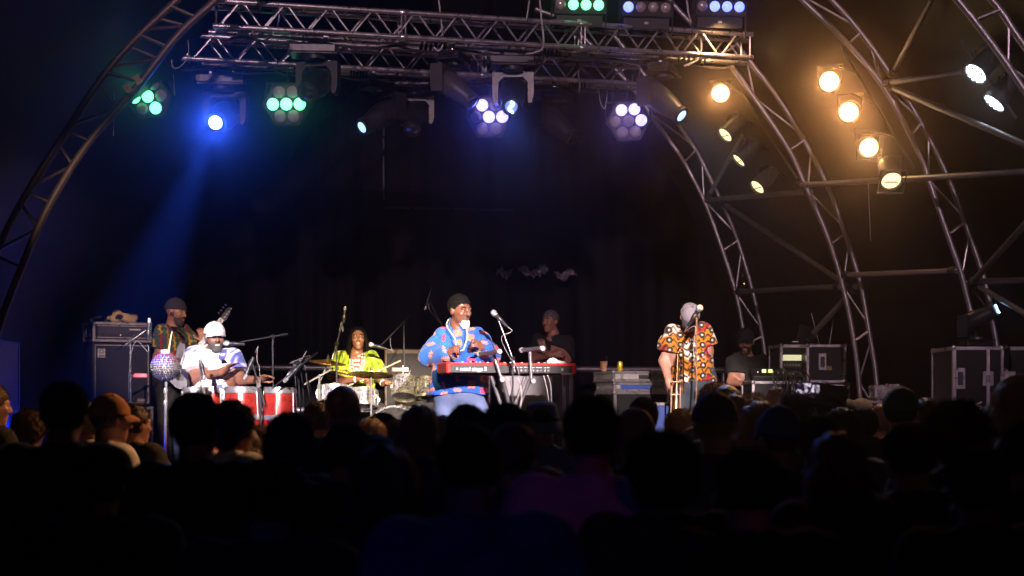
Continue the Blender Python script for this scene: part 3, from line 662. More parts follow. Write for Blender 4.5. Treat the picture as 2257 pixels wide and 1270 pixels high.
def figure(label, feet, j, H, skin, group, shirt, trousers, sleeve=.62, hem=None, hands=(), t=.105, b=.115, fw=Vector((0, -1, 0)), vox=.0066, belly=None, spad=.014, slpad=.020,
           jaw=1.0, hs=1.0, arm=1.0, wrk=.011, long_sleeve=False, pat=None, crease=1.0, legs=True, cat='person', hemflare=0):
    """j: joints; H=(yaw,pitch,roll); shirt, trousers: materials"""
    T = root('person', feet, label, cat, group); R = headR(*H); hc = j['head']
    tz = torso(j, t, b, fw, belly=belly)
    arms = []
    for s in 'LR': arms += [limb(j['sh'+s], j['el'+s], .054*arm, .043*arm), limb(j['el'+s], j['wr'+s], .045*arm, .028*arm)]
    leg = []
    if legs:
        for s in 'LR': leg += [limb(j['hip'+s], j['kn'+s], .092, .062, .05), limb(j['kn'+s], j['an'+s], .060, .040, .03), cp(j['an'+s]+Vector((0, 0, -.03)), j['an'+s]+Vector((fw.x*.15, fw.y*.15, -.055)), .038, .032)]
    nb = R @ Vector((0, -.03, -.075))*hs
    pr = tz+arms+leg+[cp(j['neck'], hc+nb, .058, .056, .03)]+head_prims(hc, R, hs, jaw)
    for hd in hands: pr += hand_prims(*hd[:3], **hd[3])
    surf('body', pr, vox, skin, T)
    q = lambda x, y, z: hc+R @ Vector((x, y, z))*hs
    for s in (-1, 1):
        e = MB().ball(q(.031*s, .0805, .005), .0112*hs, 8, 6).build('eye', EYEW, T); MB().ball(q(.031*s, .0885, .005), .0058*hs, 8, 6).build('iris', EYED, e)
    # clothes
    sp = [p for p in tz[:-1]]+[cp(j['neck']-Vector((0, 0, .03)), j['neck']+Vector((0, 0, -.012)), .062, .060, .04)]
    for s in 'LR':
        E = j['sh'+s].lerp(j['el'+s], 1 if long_sleeve else sleeve)
        sp.append(cp(j['sh'+s], E, .054*arm+slpad*.7, (.044*arm if long_sleeve else .050*arm)+slpad*1.25, .03))
        if long_sleeve: sp.append(cp(j['el'+s], j['el'+s].lerp(j['wr'+s], .88), .046*arm+slpad*1.1, .034*arm+slpad*.8, .03))
    if hemflare:
        h = (j['hipL']+j['hipR'])/2
        sp += [cp(j['hipL'].lerp(h, .2)+Vector((0, 0, .05)), j['hipL'].lerp(h, .1)-Vector((0, 0, .25)), .13, .13+hemflare, .06), cp(j['hipR'].lerp(h, .2)+Vector((0, 0, .05)), j['hipR'].lerp(h, .1)-Vector((0, 0, .25)), .13, .13+hemflare, .06), cp(j['hipL']-Vector((0, 0, .1)), j['hipR']-Vector((0, 0, .1)), .13+hemflare, None, .06)]
    hz_ = hem if hem is not None else ((j['hipL']+j['hipR'])/2).z-.06
    ends = []
    for s in 'LR':
        E = j['sh'+s].lerp(j['el'+s], sleeve); ends.append((E, (j['el'+s]-j['sh'+s]).normalized()))
    ng = j['neck']+Vector((0, 0, .02))+fw*.02
    def ex(X, Y, Z):
        r = np.maximum(hz_-Z+.012*np.sin(14*X+9*Y), .068-np.sqrt((X-ng.x)**2+(Y-ng.y)**2+((Z-ng.z)*.8)**2))
        if not long_sleeve:
            for E, d in ends:
                g = (X-E.x)*d.x+(Y-E.y)*d.y+(Z-E.z)*d.z; dist = np.sqrt((X-E.x)**2+(Y-E.y)**2+(Z-E.z)**2)
                r = np.maximum(r, np.where(dist < .15, g-.004, -.05))
        return r
    surf('shirt', sp, vox, shirt, T, spad, wr(wrk, crease, hc.x), ex, pat)
    if legs:
        lp = [p for p in leg if True]+tz[-5:-1]
        az = min(j['anL'].z, j['anR'].z)
        surf('trousers', lp, vox*1.3, trousers, T, .014, wr(.004, .55, 2), lambda X, Y, Z: np.maximum(Z-((j['hipL']+j['hipR'])/2).z-.10, az-.02-Z)+0*X+0*Y)
        for s in 'LR': surf('shoe', [cp(j['an'+s]+Vector((0, 0, -.035)), j['an'+s]+Vector((fw.x*.17, fw.y*.17, -.05)), .040, .036)], .012, BLK, T, .012)
    return T, R, q
def face_hair(T, hc, R, s, m, kind, jaw=1.0):
    """beards and brows grown as a thin layer over the head"""
    iR = R.transposed()
    def loc(X, Y, Z):
        x, y, z = X-hc.x, Y-hc.y, Z-hc.z
        return [(iR[i][0]*x+iR[i][1]*y+iR[i][2]*z)/s for i in range(3)]
    hp = [p for p in head_prims(hc, R, s, jaw) if p[0] != 'x']
    def beard(X, Y, Z):
        x, y, z = loc(X, Y, Z); d = np.maximum(z+.044, -.012-y)
        d = np.minimum(d, np.maximum(z-.0, np.maximum(np.abs(y-.012)-.018, .045-np.abs(x))))       # sideburns
        return np.maximum(d, .011-np.sqrt((x*.55)**2+(y-.095)**2+(z+.067)**2))*s
    def goatee(X, Y, Z):
        x, y, z = loc(X, Y, Z); return np.maximum(np.maximum(z+.078, .035-y), np.abs(x)-.036)*s
    def tash(X, Y, Z):
        x, y, z = loc(X, Y, Z); return np.maximum(np.maximum(np.abs(z+.047)-.007, .06-y), np.abs(x)-.032)*s
    fz = lambda X, Y, Z: .0035*np.sin(150*X)*np.sin(140*Y)*np.sin(160*Z)
    if kind in ('beard', 'full'):
        surf('beard', hp+[el(hc+R @ Vector((0, .055, -.105))*s, (.038*s, .03*s, (.022 if kind == 'beard' else .030)*s), .03, R)], .0055, m, T, .002*s, fz, beard)
    if kind == 'goatee': surf('beard', hp+[el(hc+R @ Vector((0, .075, -.115))*s, (.030*s, .024*s, .034*s), .02, R)], .0055, m, T, .006*s, fz, goatee)
    if kind in ('beard', 'full', 'tash'): surf('moustache', hp, .0045, m, T, .005*s, None, tash)
def brows(T, q, m):
    for s in (-1, 1): MB().tube([q(.050*s, .078, .026), q(.034*s, .095, .034), q(.016*s, .096, .029)], [.003, .0055, .004], 6).build('eyebrow', m, T)
def crop_hair(T, hc, R, s, m, pad=.010, low=.0, front=.045, vox=.0066, hairs=(500, .012, 0, .0015), name='hair', amp=.003, nape=-.06):
    iR = R.transposed()
    def ex(X, Y, Z):
        x, y, z = [(iR[i][0]*(X-hc.x)+iR[i][1]*(Y-hc.y)+iR[i][2]*(Z-hc.z))/s for i in range(3)]
        line = np.where(y > .055, front, np.where(y > -.005, .0+low, nape)); line = np.where((y > .02) & (y <= .055), low+(front-low)*(y-.02)/.035, line)
        return (line-z)*s
    return surf(name, [el(hc+R @ Vector((0, -.016, .034))*s, (.080*s, .099*s, .093*s), .03, R)], vox, m, T, pad, lambda X, Y, Z: amp*np.sin(110*X)*np.sin(120*Y)*np.sin(115*Z), ex, None, hairs)
def cap(T, hc, R, s, m, mb=None, brim=True, yawb=0, pad=.012, name='cap', bl=.085, droop=.25, height=.108):
    iR = R.transposed()
    def ex(X, Y, Z):
        x, y, z = [(iR[i][0]*(X-hc.x)+iR[i][1]*(Y-hc.y)+iR[i][2]*(Z-hc.z))/s for i in range(3)]
        return (.034-.10*np.clip(-y, 0, .1)-z)*s
    c = surf(name, [el(hc+R @ Vector((0, -.012, .034))*s, (.081*s, .101*s, height*s), .02, R)], .0066, m, T, pad, lambda X, Y, Z: .0018*np.sin(60*X)*np.sin(55*Z), ex)
    if brim:
        Ry = R @ Matrix.Rotation(yawb, 3, 'Z'); rows = []
        for i in range(13):
            a = -1.15+2.3*i/12; r = []
            for k_ in range(5):
                f = k_/4; ln = bl*math.cos(a*.75)*f; rad = .095+ln
                r.append(hc+Ry @ Vector((math.sin(a)*.084*(1+.12*f), math.cos(a)*rad-.006, .040-.35*ln*droop*4*f-.022*abs(math.sin(a))**2*f-.006))*s)
            rows.append(r)
        mb_ = MB().sheet(rows); up = R @ Vector((0, 0, .006)); mb_.sheet([[p+up for p in r] for r in rows][::-1])
        mb_.build('brim', mb or m, c)
    for k in range(6):
        a = math.pi*k/3+.52; MB().tube([hc+R @ Vector((math.sin(a)*math.cos(e)*(.081+pad+.001), -.012+math.cos(a)*math.cos(e)*(.101+pad+.001), .034+math.sin(e)*(height+pad+.001)))*s for e in (.15, .5, .85, 1.2, 1.55)], .0016*s, 5).build('seam', mb or m, c)
    MB().ball(hc+R @ Vector((0, -.012, .034+height+pad))*s, .007*s, 8, 5).build('cap_button', mb or m, c)
    return c
def stand_legs(j, feetL, feetR, fw): pass
FLOOR = 1.0
# ---- printed cloths
def h2(a, b): return np.modf(np.abs(np.sin(a*127.1+b*311.7)*43758.5453))[0]
def pat_keys(x, y, z):
    C = np.tile(np.array([.010, .072, .33]), (len(x), 1)); u = x/.118+y*.6; v = z/.105+.5*(np.floor(u) % 2); iu, iv = np.floor(u), np.floor(v)
    h = h2(iu, iv); a = u-iu-.5+.12*(h-.5); b_ = v-iv-.5+.12*(h2(iv, iu)-.5); a, b_ = a*.150, b_*.135
    rot = (h2(iu+3, iv)-.5)*.7; a, b_ = a*np.cos(rot)-b_*np.sin(rot), a*np.sin(rot)+b_*np.cos(rot)
    def bars(w):
        big = ((np.minimum(np.minimum(np.abs(a-.025), np.abs(a+.025)), np.abs(a)) < w) & (np.abs(b_) < .044)) | ((np.minimum(np.minimum(np.abs(b_-.025), np.abs(b_+.025)), np.abs(b_)) < w) & (np.abs(a) < .046))
        ch = ((np.abs(b_) < w) & (np.abs(a) < .05)) | ((np.minimum(np.minimum(np.abs(a-.027), np.abs(a+.027)), np.abs(a)) < w) & (np.abs(b_) < .022))
        vt = ((np.abs(a) < w) & (np.abs(b_) < .045)) | ((np.minimum(np.abs(b_-.018), np.abs(b_+.018)) < w) & (np.abs(a) < .022))
        return np.where(h < .42, big, np.where(h < .72, ch, vt))
    C[bars(.0068)] = (.10, .012, .02); C[bars(.0052)] = (.80, .20, .07); red = bars(.0052) & (h2(iu*2, iv+5) > .72); C[red] = (.55, .03, .03)
    return C
def pat_discs(x, y, z):
    n = np.sin(x*14+np.sin(z*9)*1.5)*np.sin(z*11+1+y*5); C = np.where((n > .5)[:, None], np.array([.30, .008, .03]), np.array([.56, .20, .014]))
    wv = np.sin(z*105+9*np.abs(np.modf(np.abs(x/.075))[0]-.5)+2*np.sin(x*30)); wh = n < -.42; C[wh] = (.72, .68, .62)
    C[wv > .50] = (.02, .012, .01)
    u = x/.098; v = z/.092+.5*(np.floor(u) % 2); a = (u-np.floor(u)-.5)*.098; b_ = (v-np.floor(v)-.5)*.092; r = np.sqrt(a*a+b_*b_)
    C[r < .034] = (.62, .24, .03); C[r < .031] = (.018, .016, .016); C[r < .0125] = (.35, .32, .30); C[r < .0075] = (.75, .72, .68); return C
def pat_leafdots(x, y, z):
    x = x+y*.7; C = np.tile(np.array([.42, .24, .02]), (len(x), 1)); n = np.sin(x*23+1)*np.sin(z*19+.4); C[n > .1] = (.32, .015, .02); C[n < -.5] = (.55, .30, .03)
    u = x/.075; v = z/.055+.5*(np.floor(u) % 2); a = (u-np.floor(u)-.5)*1.2; b_ = (v-np.floor(v)-.5)*1.05; r = np.sqrt(a*a+b_*b_)
    d = r < .50; C[d] = (.008, .06, .05); C[d & (np.sin(r*40+np.arctan2(b_, a)*3) > .55)] = (.05, .17, .13); C[(r > .46) & d] = (.01, .02, .02); return C
def pat_tiedye(x, y, z):
    C = np.tile(np.array([.82, .80, .82]), (len(x), 1)); cx, cz = P(478, 800, 12.6).x, P(478, 800, 12.6).z; u, v = x-cx, z-cz
    n = np.sin(34*x+5*np.sin(21*z))*np.sin(27*z+4*np.sin(19*x))+.4*np.sin(60*x+3)*np.sin(66*z); side = np.clip((u-.05)/.10, 0, 1)*np.clip(1.3-np.abs(v)*2.5, 0, 1)+np.clip((-u-.15)/.06, 0, 1)*np.clip((v+.02)/.1, 0, 1)*.7
    s = np.clip(side*(n+.75), 0, 1)[:, None]; C = C*(1-s)+np.array([.07, .09, .34])*s
    neck = np.clip(1-np.abs(u-.04-.1*(v-.06))/.055, 0, 1)*np.clip((v-.0)/.05, 0, 1)*(n > -.35); C[neck > .3] = (.06, .07, .22)
    gr = (np.abs(u-.03) < .13) & (np.abs(v+.085) < .028) & (np.sin(60*x)*np.sin(75*z+20*x) > .55); C[gr] = (.08, .08, .22)
    low = (v < -.12) & (np.sin(45*x+5*np.sin(40*z))*np.sin(50*z) > .30) & (u > -.02); C[low] = (.10, .11, .40); return C
def pat_dashiki(x, y, z):
    C = np.tile(np.array([.22, .31, .010]), (len(x), 1)); c0 = P(785, 800, 15.0); u, v = x-c0.x, z-c0.z
    n = np.sin(50*x)*np.sin(47*z+2*np.sin(30*x)); C[n > .55] = (.08, .17, .01); C[n < -.7] = (.55, .65, .10)
    yoke = np.abs(u)+np.maximum(-v-.02, 0)*.35; st = np.sin(yoke*230)
    m = (yoke < .085) & (v > -.20); C[m] = np.where((st > .2)[:, None], np.array([.33, .03, .03]), np.array([.72, .66, .42]))[m]; C[m & (np.abs(np.sin(z*90)) > .93)] = (.02, .02, .02)
    core = (yoke < .03) & (v > -.16); C[core] = np.where((np.sin(z*130) > 0)[:, None], np.array([.70, .62, .5]), np.array([.45, .08, .05]))[core]
    sl = (v < -.07) & (u < -.085); C[sl & (np.sin(z*170+x*40) > 0)] = (.015, .012, .01); C[sl & (np.sin(z*170+x*40) <= 0)] = (.42, .30, .02); return C
ONS = 'musicians and crew on the stage'
V = Vector
# ---------------------------------------------------------------- keyboard player
D = 12.9
j = dict(head=P(1014, 684, D-.03), neck=P(1007, 716, D+.02), shL=P(974, 745, D), shR=P(1056, 742, D+.02), elL=P(947, 786, D-.02), wrL=P(986, 778, D-.27), elR=P(1079, 778, D-.02), wrR=P(1065, 765, D-.25),
         hipL=P(986, 858, D), hipR=P(1036, 858, D), knL=P(974, 965, D-.06), anL=V((P(972, 1000, D).x, D, FLOOR+.09)), knR=P(1078, 948, D-.05), anR=V((P(1104, 1000, D).x, D+.1, FLOOR+.09)))
T, R, q = figure('man in blue tunic with orange print playing the red keyboard', (P(1010, 900, D).x, D, FLOOR), j, (42, 8, 4), SK_D1, ONS, vmat('blue_printed_cotton'), DENIM,
    hem=P(0, 868, D).z, hands=[(j['wrL'], P(1003, 768, D-.33)-j['wrL'], V((.5, .5, -.4)), dict(curl=75, s=1.08, flip=-1)), (j['wrR'], P(1046, 755, D-.32)-j['wrR'], V((-.4, .5, -.3)), dict(curl=75, s=1.08))],
    t=.118, b=.16, belly=(.195, .165, .07, .09), spad=.020, slpad=.019, hs=1.10, jaw=1.10, arm=.98, long_sleeve=True, pat=pat_keys, wrk=.014, hemflare=.03)
crop_hair(T, j['head'], R, 1.10, HAIRB, .005, .008, .056, hairs=(3500, .012, 0, .0016), amp=.006); face_hair(T, j['head'], R, 1.10, HAIRW, 'goatee', 1.12); brows(T, q, HAIRB)
face_hair(T, j['head'], R, 1.10, HAIRG, 'tash', 1.12)
n0 = j['neck']; MB().tube(catmull([n0+V((-.075, -.02, .05)), n0+V((-.085, -.13, -.02)), P(1002, 745, D-.245), P(1008, 770, D-.27), P(1020, 772, D-.275), P(1027, 755, D-.26), P(1030, 735, D-.2), n0+V((.075, -.10, -.01)), n0+V((.075, 0, .05))], 6), .0048, 6).build('bead_necklace', mat('cream_beads', (.75, .68, .5), .4, 0, .4, 200, .8), T)
# ---------------------------------------------------------------- conga player (seated)
D = 12.75
j = dict(head=P(474, 744, D-.03), neck=P(466, 776, D+.02), shL=P(430, 789, D), shR=P(509, 792, D-.02), elL=P(430, 833, D-.10), wrL=P(487, 820, D-.28), elR=P(533, 838, D-.10), wrR=P(568, 838, D-.34),
         hipL=P(454, 905, D+.05), hipR=P(494, 905, D+.05), knL=P(400, 918, D-.35), knR=P(562, 918, D-.35), anL=V((P(410, 900, D).x, D-.25, FLOOR+.09)), anR=V((P(552, 900, D).x, D-.25, FLOOR+.09)))
T, R, q = figure('man in white cap and white tie dye shirt playing the red conga drums', (P(474, 900, D).x, D, FLOOR), j, (22, 2, 3), SK_D2, ONS, vmat('white_tie_dye_cotton'), NAVY,
    hem=P(0, 898, D).z, hands=[(j['wrL'], P(515, 800, D-.32)-j['wrL'], V((.5, -.2, -1)), dict(curl=10, s=1.12)), (j['wrR'], P(600, 824, D-.45)-j['wrR'], V((-.1, -.2, -1)), dict(curl=14, s=1.12))],
    t=.125, b=.14, belly=(.17, .15, .05, .05), hs=1.04, jaw=1.12, arm=1.12, pat=pat_tiedye, sleeve=.70, slpad=.030, spad=.024)
cap(T, j['head'], R, 1.04, mat('white_cap_cotton', (.62, .60, .62), .8, 0, .06, 60, .2), bl=.075, droop=.2, height=.090); face_hair(T, j['head'], R, 1.04, HAIRG, 'full', 1.12); brows(T, q, HAIRB)
MB().tube([q(-.018, .094, -.066), q(0, .098, -.067), q(.018, .094, -.066)], .0045, 6).build('teeth', TEETH, T)
iz = [surf('dreadlocks', [cp(P(503+3*i, 776, D-.03-.015*(i % 3)), P(509+4*i-8, 800, D-.14), .010, .008, .004) for i in range(-3, 3)], .0055, HAIRB, T)]
t = root('drum_stool', (P(474, 900, D).x, D+.05, FLOOR), 'black round stool under the conga player', 'stool')
MB().lathe([(.15, .43), (.17, .45), (.17, .50), (.14, .52)], (P(474, 900, D).x, D+.07, FLOOR), (0, 0, 1)).build('seat', BLK, t)
for k in range(3): a = k*2.1; MB().tube([(P(474, 900, D).x, D+.07, FLOOR+.43), (P(474, 900, D).x+.25*math.cos(a), D+.07+.25*math.sin(a), FLOOR)], .012, 6).build('leg', CHROME, t)
# ---------------------------------------------------------------- bass player
D = 14.1
j = dict(head=P(388, 689, D), neck=P(380, 718, D+.02), shL=P(361, 735, D-.10), shR=P(402, 733, D+.14), elL=P(347, 788, D-.14), wrL=P(392, 806, D-.30), elR=P(440, 785, D+.06), wrR=P(447, 752, D-.05),
         hipL=P(366, 835, D-.05), hipR=P(398, 835, D+.10), knL=P(366, 935, D-.06), anL=V((P(366, 900, D).x, D, FLOOR+.09)), knR=P(402, 935, D+.05), anR=V((P(404, 900, D).x, D+.1, FLOOR+.09)))
fwb = V((.75, -.65, 0))
T, R, q = figure('bearded man in black beanie and green patterned shirt playing bass guitar', (P(382, 900, D).x, D, FLOOR), j, (66, 6, 0), SK_T, ONS, vmat('green_wax_print'), BLKC, fw=fwb,
    hands=[(j['wrL'], P(410, 800, D-.34)-j['wrL'], V((.2, .6, -.5)), dict(curl=40)), (j['wrR'], P(446, 742, D-.08)-j['wrR'], V((-.4, .6, .2)), dict(curl=50))], t=.115, b=.12, hs=1.0, pat=pat_leafdots, sleeve=.66, slpad=.03)
cap(T, j['head'], R, 1.0, mat('black_knit_beanie', (.035, .03, .035), .95, 0, .4, 150, .8), brim=False, pad=.014, name='beanie', height=.100); face_hair(T, j['head'], R, 1.0, mat('dark_grey_beard', (.05, .042, .038), .7, 0, .5, 120, .6), 'full'); brows(T, q, HAIRB)
# ---------------------------------------------------------------- drummer (seated)
D = 15.2
j = dict(head=P(789, 747, D-.02), neck=P(786, 779, D+.02), shL=P(752, 792, D), shR=P(817, 793, D), elL=P(742, 842, D-.10), wrL=P(790, 836, D-.34), elR=P(836, 834, D-.10), wrR=P(846, 846, D-.33),
         hipL=P(768, 892, D+.05), hipR=P(802, 892, D+.05), knL=P(735, 905, D-.35), knR=P(838, 905, D-.35), anL=V((P(740, 900, D).x, D-.3, FLOOR+.09)), anR=V((P(835, 900, D).x, D-.3, FLOOR+.09)))
T, R, q = figure('drummer with long dreadlocks in a bright green embroidered tunic', (P(786, 900, D).x, D, FLOOR), j, (8, -4, 2), SK_D2, ONS, vmat('green_embroidered_cotton'), BLKC,
    hem=P(0, 885, D).z, hands=[(j['wrL'], P(806, 836, D-.40)-j['wrL'], V((.1, .3, -1)), dict(curl=70)), (j['wrR'], P(856, 838, D-.42)-j['wrR'], V((-.2, .3, -1)), dict(curl=70))], t=.115, b=.13, hs=1.0, pat=pat_dashiki, sleeve=.86, slpad=.038, wrk=.007)
hp = []
for k in range(26):
    a = math.radians(-130+260*k/25); a0 = a
    s_ = q(.078*math.sin(a)*.9, -.02-.085*math.cos(a)*.9, .07); m_ = q(.108*math.sin(a), -.03-.10*math.cos(a), -.03); e = q(.125*math.sin(a), -.04-.09*math.cos(a), -.17-.03*math.sin(k*2.3))
    hp += [cp(q(.03*math.sin(a), -.03, .115), s_, .016, .016, .006), cp(s_, m_, .016, .014, .004), cp(m_, e, .014, .011, .004)]
surf('dreadlocks', hp+[el(q(0, -.018, .05), (.083, .092, .082), .01, R)], .0062, HAIRB, T, 0, None, None); brows(T, q, HAIRB)
for s, w_ in (('L', 0), ('R', 1)):
    a = j['wr'+s]; d = (a-j['el'+s]).normalized(); MB().lathe([(.036, -.012), (.038, -.008), (.038, .008), (.036, .012)], a-d*.03, d, 14).build('wristband', mat('white_band', (.7, .66, .6), .6), T)
# ---------------------------------------------------------------- stagehand with folded arms
D = 16.0
j = dict(head=P(1213, 709, D), neck=P(1220, 738, D+.02), shL=P(1186, 752, D), shR=P(1252, 754, D), elL=P(1178, 790, D-.12), wrL=P(1214, 783, D-.26), elR=P(1232, 788, D-.14), wrR=P(1200, 776, D-.27),
         hipL=P(1200, 850, D), hipR=P(1240, 850, D), knL=P(1198, 950, D), knR=P(1242, 950, D), anL=V((P(1198, 900, D).x, D, FLOOR+.09)), anR=V((P(1242, 900, D).x, D, FLOOR+.09)))
T, R, q = figure('grey haired man in black t-shirt standing in the dark with folded arms', (P(1220, 900, D).x, D, FLOOR), j, (-38, 2, 0), SK_T, ONS, BLKC, BLKC,
    hands=[(j['wrL'], V((1, -.1, .1)), V((0, 1, 0)), dict(curl=15)), (j['wrR'], V((-.3, -.1, 1)), V((0, 1, 0)), dict(curl=20))], t=.12, b=.13, vox=.0075)
crop_hair(T, j['head'], R, 1.0, mat('short_grey_hair', (.10, .09, .09), .7, 0, .4, 90, .4), .006, 0, .05, .0075); brows(T, q, HAIRB)
# ---------------------------------------------------------------- trombone player (head bowed)
D = 12.95
j = dict(head=P(1520, 700, D-.21), neck=P(1519, 721, D-.02), shL=P(1483, 741, D), shR=P(1550, 735, D), elL=P(1464, 796, D-.02), wrL=P(1474, 840, D-.14), elR=P(1559, 775, D+.02), wrR=P(1559, 801, D-.06),
         hipL=P(1502, 838, D), hipR=P(1546, 836, D), knL=P(1500, 950, D-.05), anL=V((P(1500, 900, D).x, D, FLOOR+.09)), knR=P(1552, 950, D), anR=V((P(1556, 900, D).x, D, FLOOR+.09)))
T, R, q = figure('man in orange patterned shirt with bowed head holding a trombone upright', (P(1524, 900, D).x, D, FLOOR), j, (6, 54, 0), SK_F, ONS, vmat('orange_wax_print'), NAVY,
    hem=P(0, 843, D).z, hands=[(j['wrL'], V((.12, -.15, -1)), V((.8, .5, 0)), dict(curl=45, s=1.06)), (j['wrR'], V((.03, -.05, -1)), V((-.9, .3, 0)), dict(curl=25, s=1.06))],
    t=.125, b=.145, belly=(.17, .15, .04, .05), hs=.94, arm=1.1, pat=pat_discs, sleeve=.66, slpad=.030, wrk=.011)
crop_hair(T, j['head'], R, .94, HAIRBR, .004, .0, .04)
cap(T, j['head'], R, .94, mat('pale_grey_cap', (.25, .23, .27), .85, 0, .1, 60, .2), mat('charcoal_brim', (.035, .033, .04), .8), bl=.095, droop=.12, height=.096)
d = (j['wrR']-j['elR']).normalized(); MB().lathe([(.036, -.012), (.038, -.008), (.038, .008), (.036, .012)], j['wrR']-d*.02, d, 14).build('wristband', mat('violet_band', (.18, .08, .45), .5), T)
# ---------------------------------------------------------------- crew man at the monitor desk
D = 14.6
j = dict(head=P(1643, 755, D), neck=P(1645, 783, D+.02), shL=P(1620, 797, D), shR=P(1678, 797, D), elL=P(1612, 842, D-.08), wrL=P(1636, 847, D-.26), elR=P(1690, 842, D-.08), wrR=P(1684, 855, D-.28),
         hipL=P(1632, 888, D), hipR=P(1668, 888, D), knL=P(1632, 970, D), knR=P(1668, 970, D), anL=V((P(1632, 900, D).x, D, FLOOR+.09)), anR=V((P(1668, 900, D).x, D, FLOOR+.09)))
T, R, q = figure('bearded crew man in black cap and glasses gesturing beside the equipment rack', (P(1648, 900, D).x, D, FLOOR), j, (-12, 6, 0), SK_T, ONS, BLKC, BLKC,
    hands=[(j['wrL'], V((1, -.25, .25)), V((0, -.3, 1)), dict(curl=12)), (j['wrR'], V((.1, -1, 0)), V((0, 0, -1)), dict(curl=25))], t=.12, b=.135, vox=.0075, hs=1.0)
cap(T, j['head'], R, 1.0, BLKC, bl=.06); face_hair(T, j['head'], R, 1.0, HAIRBR, 'full')
for s in (-1, 1): MB().lathe([(.021, -.002), (.024, -.002), (.024, .002), (.021, .002)], q(.031*s, .110, .004), R @ V((0, 1, 0)), 12, False).build('spectacle_rim', BLK, T)
# ================================================================== band gear
def RZ(a): return Matrix.Rotation(math.radians(a), 3, 'Z')
def case(label, c, sz, yaw, body, cat='flight case', name='flight_case', latches=(), handles=(), group=None, edge=None, lid=None, left=()):
    """c: centre of the bottom; sz: width, depth, height; front faces the audience turned by yaw"""
    c = V(c); R = RZ(yaw); t = root(name, c, label, cat, group); w, d, h = sz; e = edge or ALU
    o = lambda x, y, z: c+R @ V((x*w/2, y*d/2, z*h))
    MB().box(o(0, 0, .5), (w-.012, d-.012, h-.012), .004, R).build('panel_box', body, t)
    for x in (-1, 1):
        for y in (-1, 1): MB().box(o(x, y, .5)-R @ V((x*.012, y*.012, 0)), (.028, .028, h-.03), .003, R).build('edge_trim', e, t)
        for z in (0, 1): MB().box(o(x, 0, z)-R @ V((x*.012, 0, (z*2-1)*.012)), (.028, d-.03, .028), .003, R).build('edge_trim', e, t)
    for y in (-1, 1):
        for z in (0, 1): MB().box(o(0, y, z)-R @ V((0, y*.012, (z*2-1)*.012)), (w-.03, .028, .028), .003, R).build('edge_trim', e, t)
        for x in (-1, 1):
            for z in (0, 1): MB().ball(o(x, y, z)-R @ V((x*.012, y*.012, (z*2-1)*.012)), .023, 8, 6).build('corner_ball', e, t)
    if lid: MB().box(o(0, -1, lid)+R @ V((0, -.004, 0)), (w-.03, .012, .03), .003, R).build('lid_trim', e, t)
    for x, z in latches:
        l = MB().box(o(x, -1, z)+R @ V((0, -.004, 0)), (.085, .010, .11), .004, R).build('butterfly_latch', e, t)
        MB().box(o(x, -1, z)+R @ V((0, -.012, 0)), (.035, .010, .05), .004, R).build('latch_twist', CHROME, l)
    for x, z in handles:
        l = MB().box(o(x, -1, z)+R @ V((0, -.003, 0)), (.075, .010, .16), .004, R).build('recessed_handle', e, t)
        MB().box(o(x, -1, z)+R @ V((0, -.010, 0)), (.04, .010, .10), .004, R).build('grip', BLK, l)
    if h > .3:
        k_ = int(abs(c.x)*37) % 4; MB().box(o(.25-.2*k_, -1, .30+.08*k_)+R @ V((0, -.0045, 0)), (.06+.02*k_, .004, .04), .001, R @ Matrix.Rotation(.12*(k_-1.5), 3, 'Y')).build('sticker', mat('worn_sticker_%d' % k_, ((.3, .28, .26), (.25, .2, .05), (.05, .12, .2), (.22, .05, .05))[k_], .7, 0, .5, 60), t)
    for y, z in left: MB().box(o(-1, y, z)+R @ V((-.004, 0, 0)), (.010, .09, .09), .004, R).build('side_latch', e, t)
    return t, o, R
BLKPLY = mat('black_laminate', (.009, .009, .010), .5, 0, .3, 20, .1, .2); SILV = mat('grey_laminate', (.30, .29, .30), .4, .4, .2, 40, .1); BLUEP = mat('blue_laminate', (.02, .05, .22), .4, 0, .25, 20, .1)
TOLEX = mat('black_tolex', (.014, .014, .015), .6, 0, .4, 200, .4); GRILLE = mat('black_grille_cloth', (.012, .012, .014), .8, 0, .5, 300, .5); SILVERCLOTH = mat('silver_grille_cloth', (.22, .21, .22), .7, .2, .55, 420, .5)
def fl(px, D): return V(((px-CX)/F*D, D, FLOOR))
# ---- bass stack
c0 = fl(258, 13.9)
case('low black flight case under the bass speaker cabinet', c0, (.60, .42, .74), 28, BLKPLY)
t = root('bass_cabinet', c0+V((0, 0, .755)), 'black bass speaker cabinet with white piping under the amplifier case', 'speaker cabinet'); R = RZ(28); o = lambda x, y, z: c0+V((0, 0, .757))+R @ V((x, y, z))
MB().box(o(0, 0, .30), (.56, .40, .60), .012, R).build('cabinet_box', TOLEX, t); MB().box(o(.0, -.201, .30), (.50, .012, .55), .004, R).build('grille', GRILLE, t)
for a, b_ in (((-.252, -.212, .025), (.252, -.212, .025)), ((-.252, -.212, .575), (.252, -.212, .575)), ((-.252, -.212, .025), (-.252, -.212, .575)), ((.252, -.212, .025), (.252, -.212, .575))): MB().tube([o(*a), o(*b_)], .004, 6).build('white_piping', mat('grey_piping', (.35, .35, .35), .5), t)
bd_ = MB().box(o(-.195, -.211, .50), (.07, .008, .085), .002, R).build('badge', mat('silver_badge', (.55, .55, .6), .4, .3), t)
for r_ in (.027, .015): MB().lathe([(r_-.0045, 0), (r_, 0), (r_, .004), (r_-.0045, .004)], o(-.195, -.215, .515), R @ V((0, -1, 0)), 20, False).build('badge_ring', BLK, bd_)
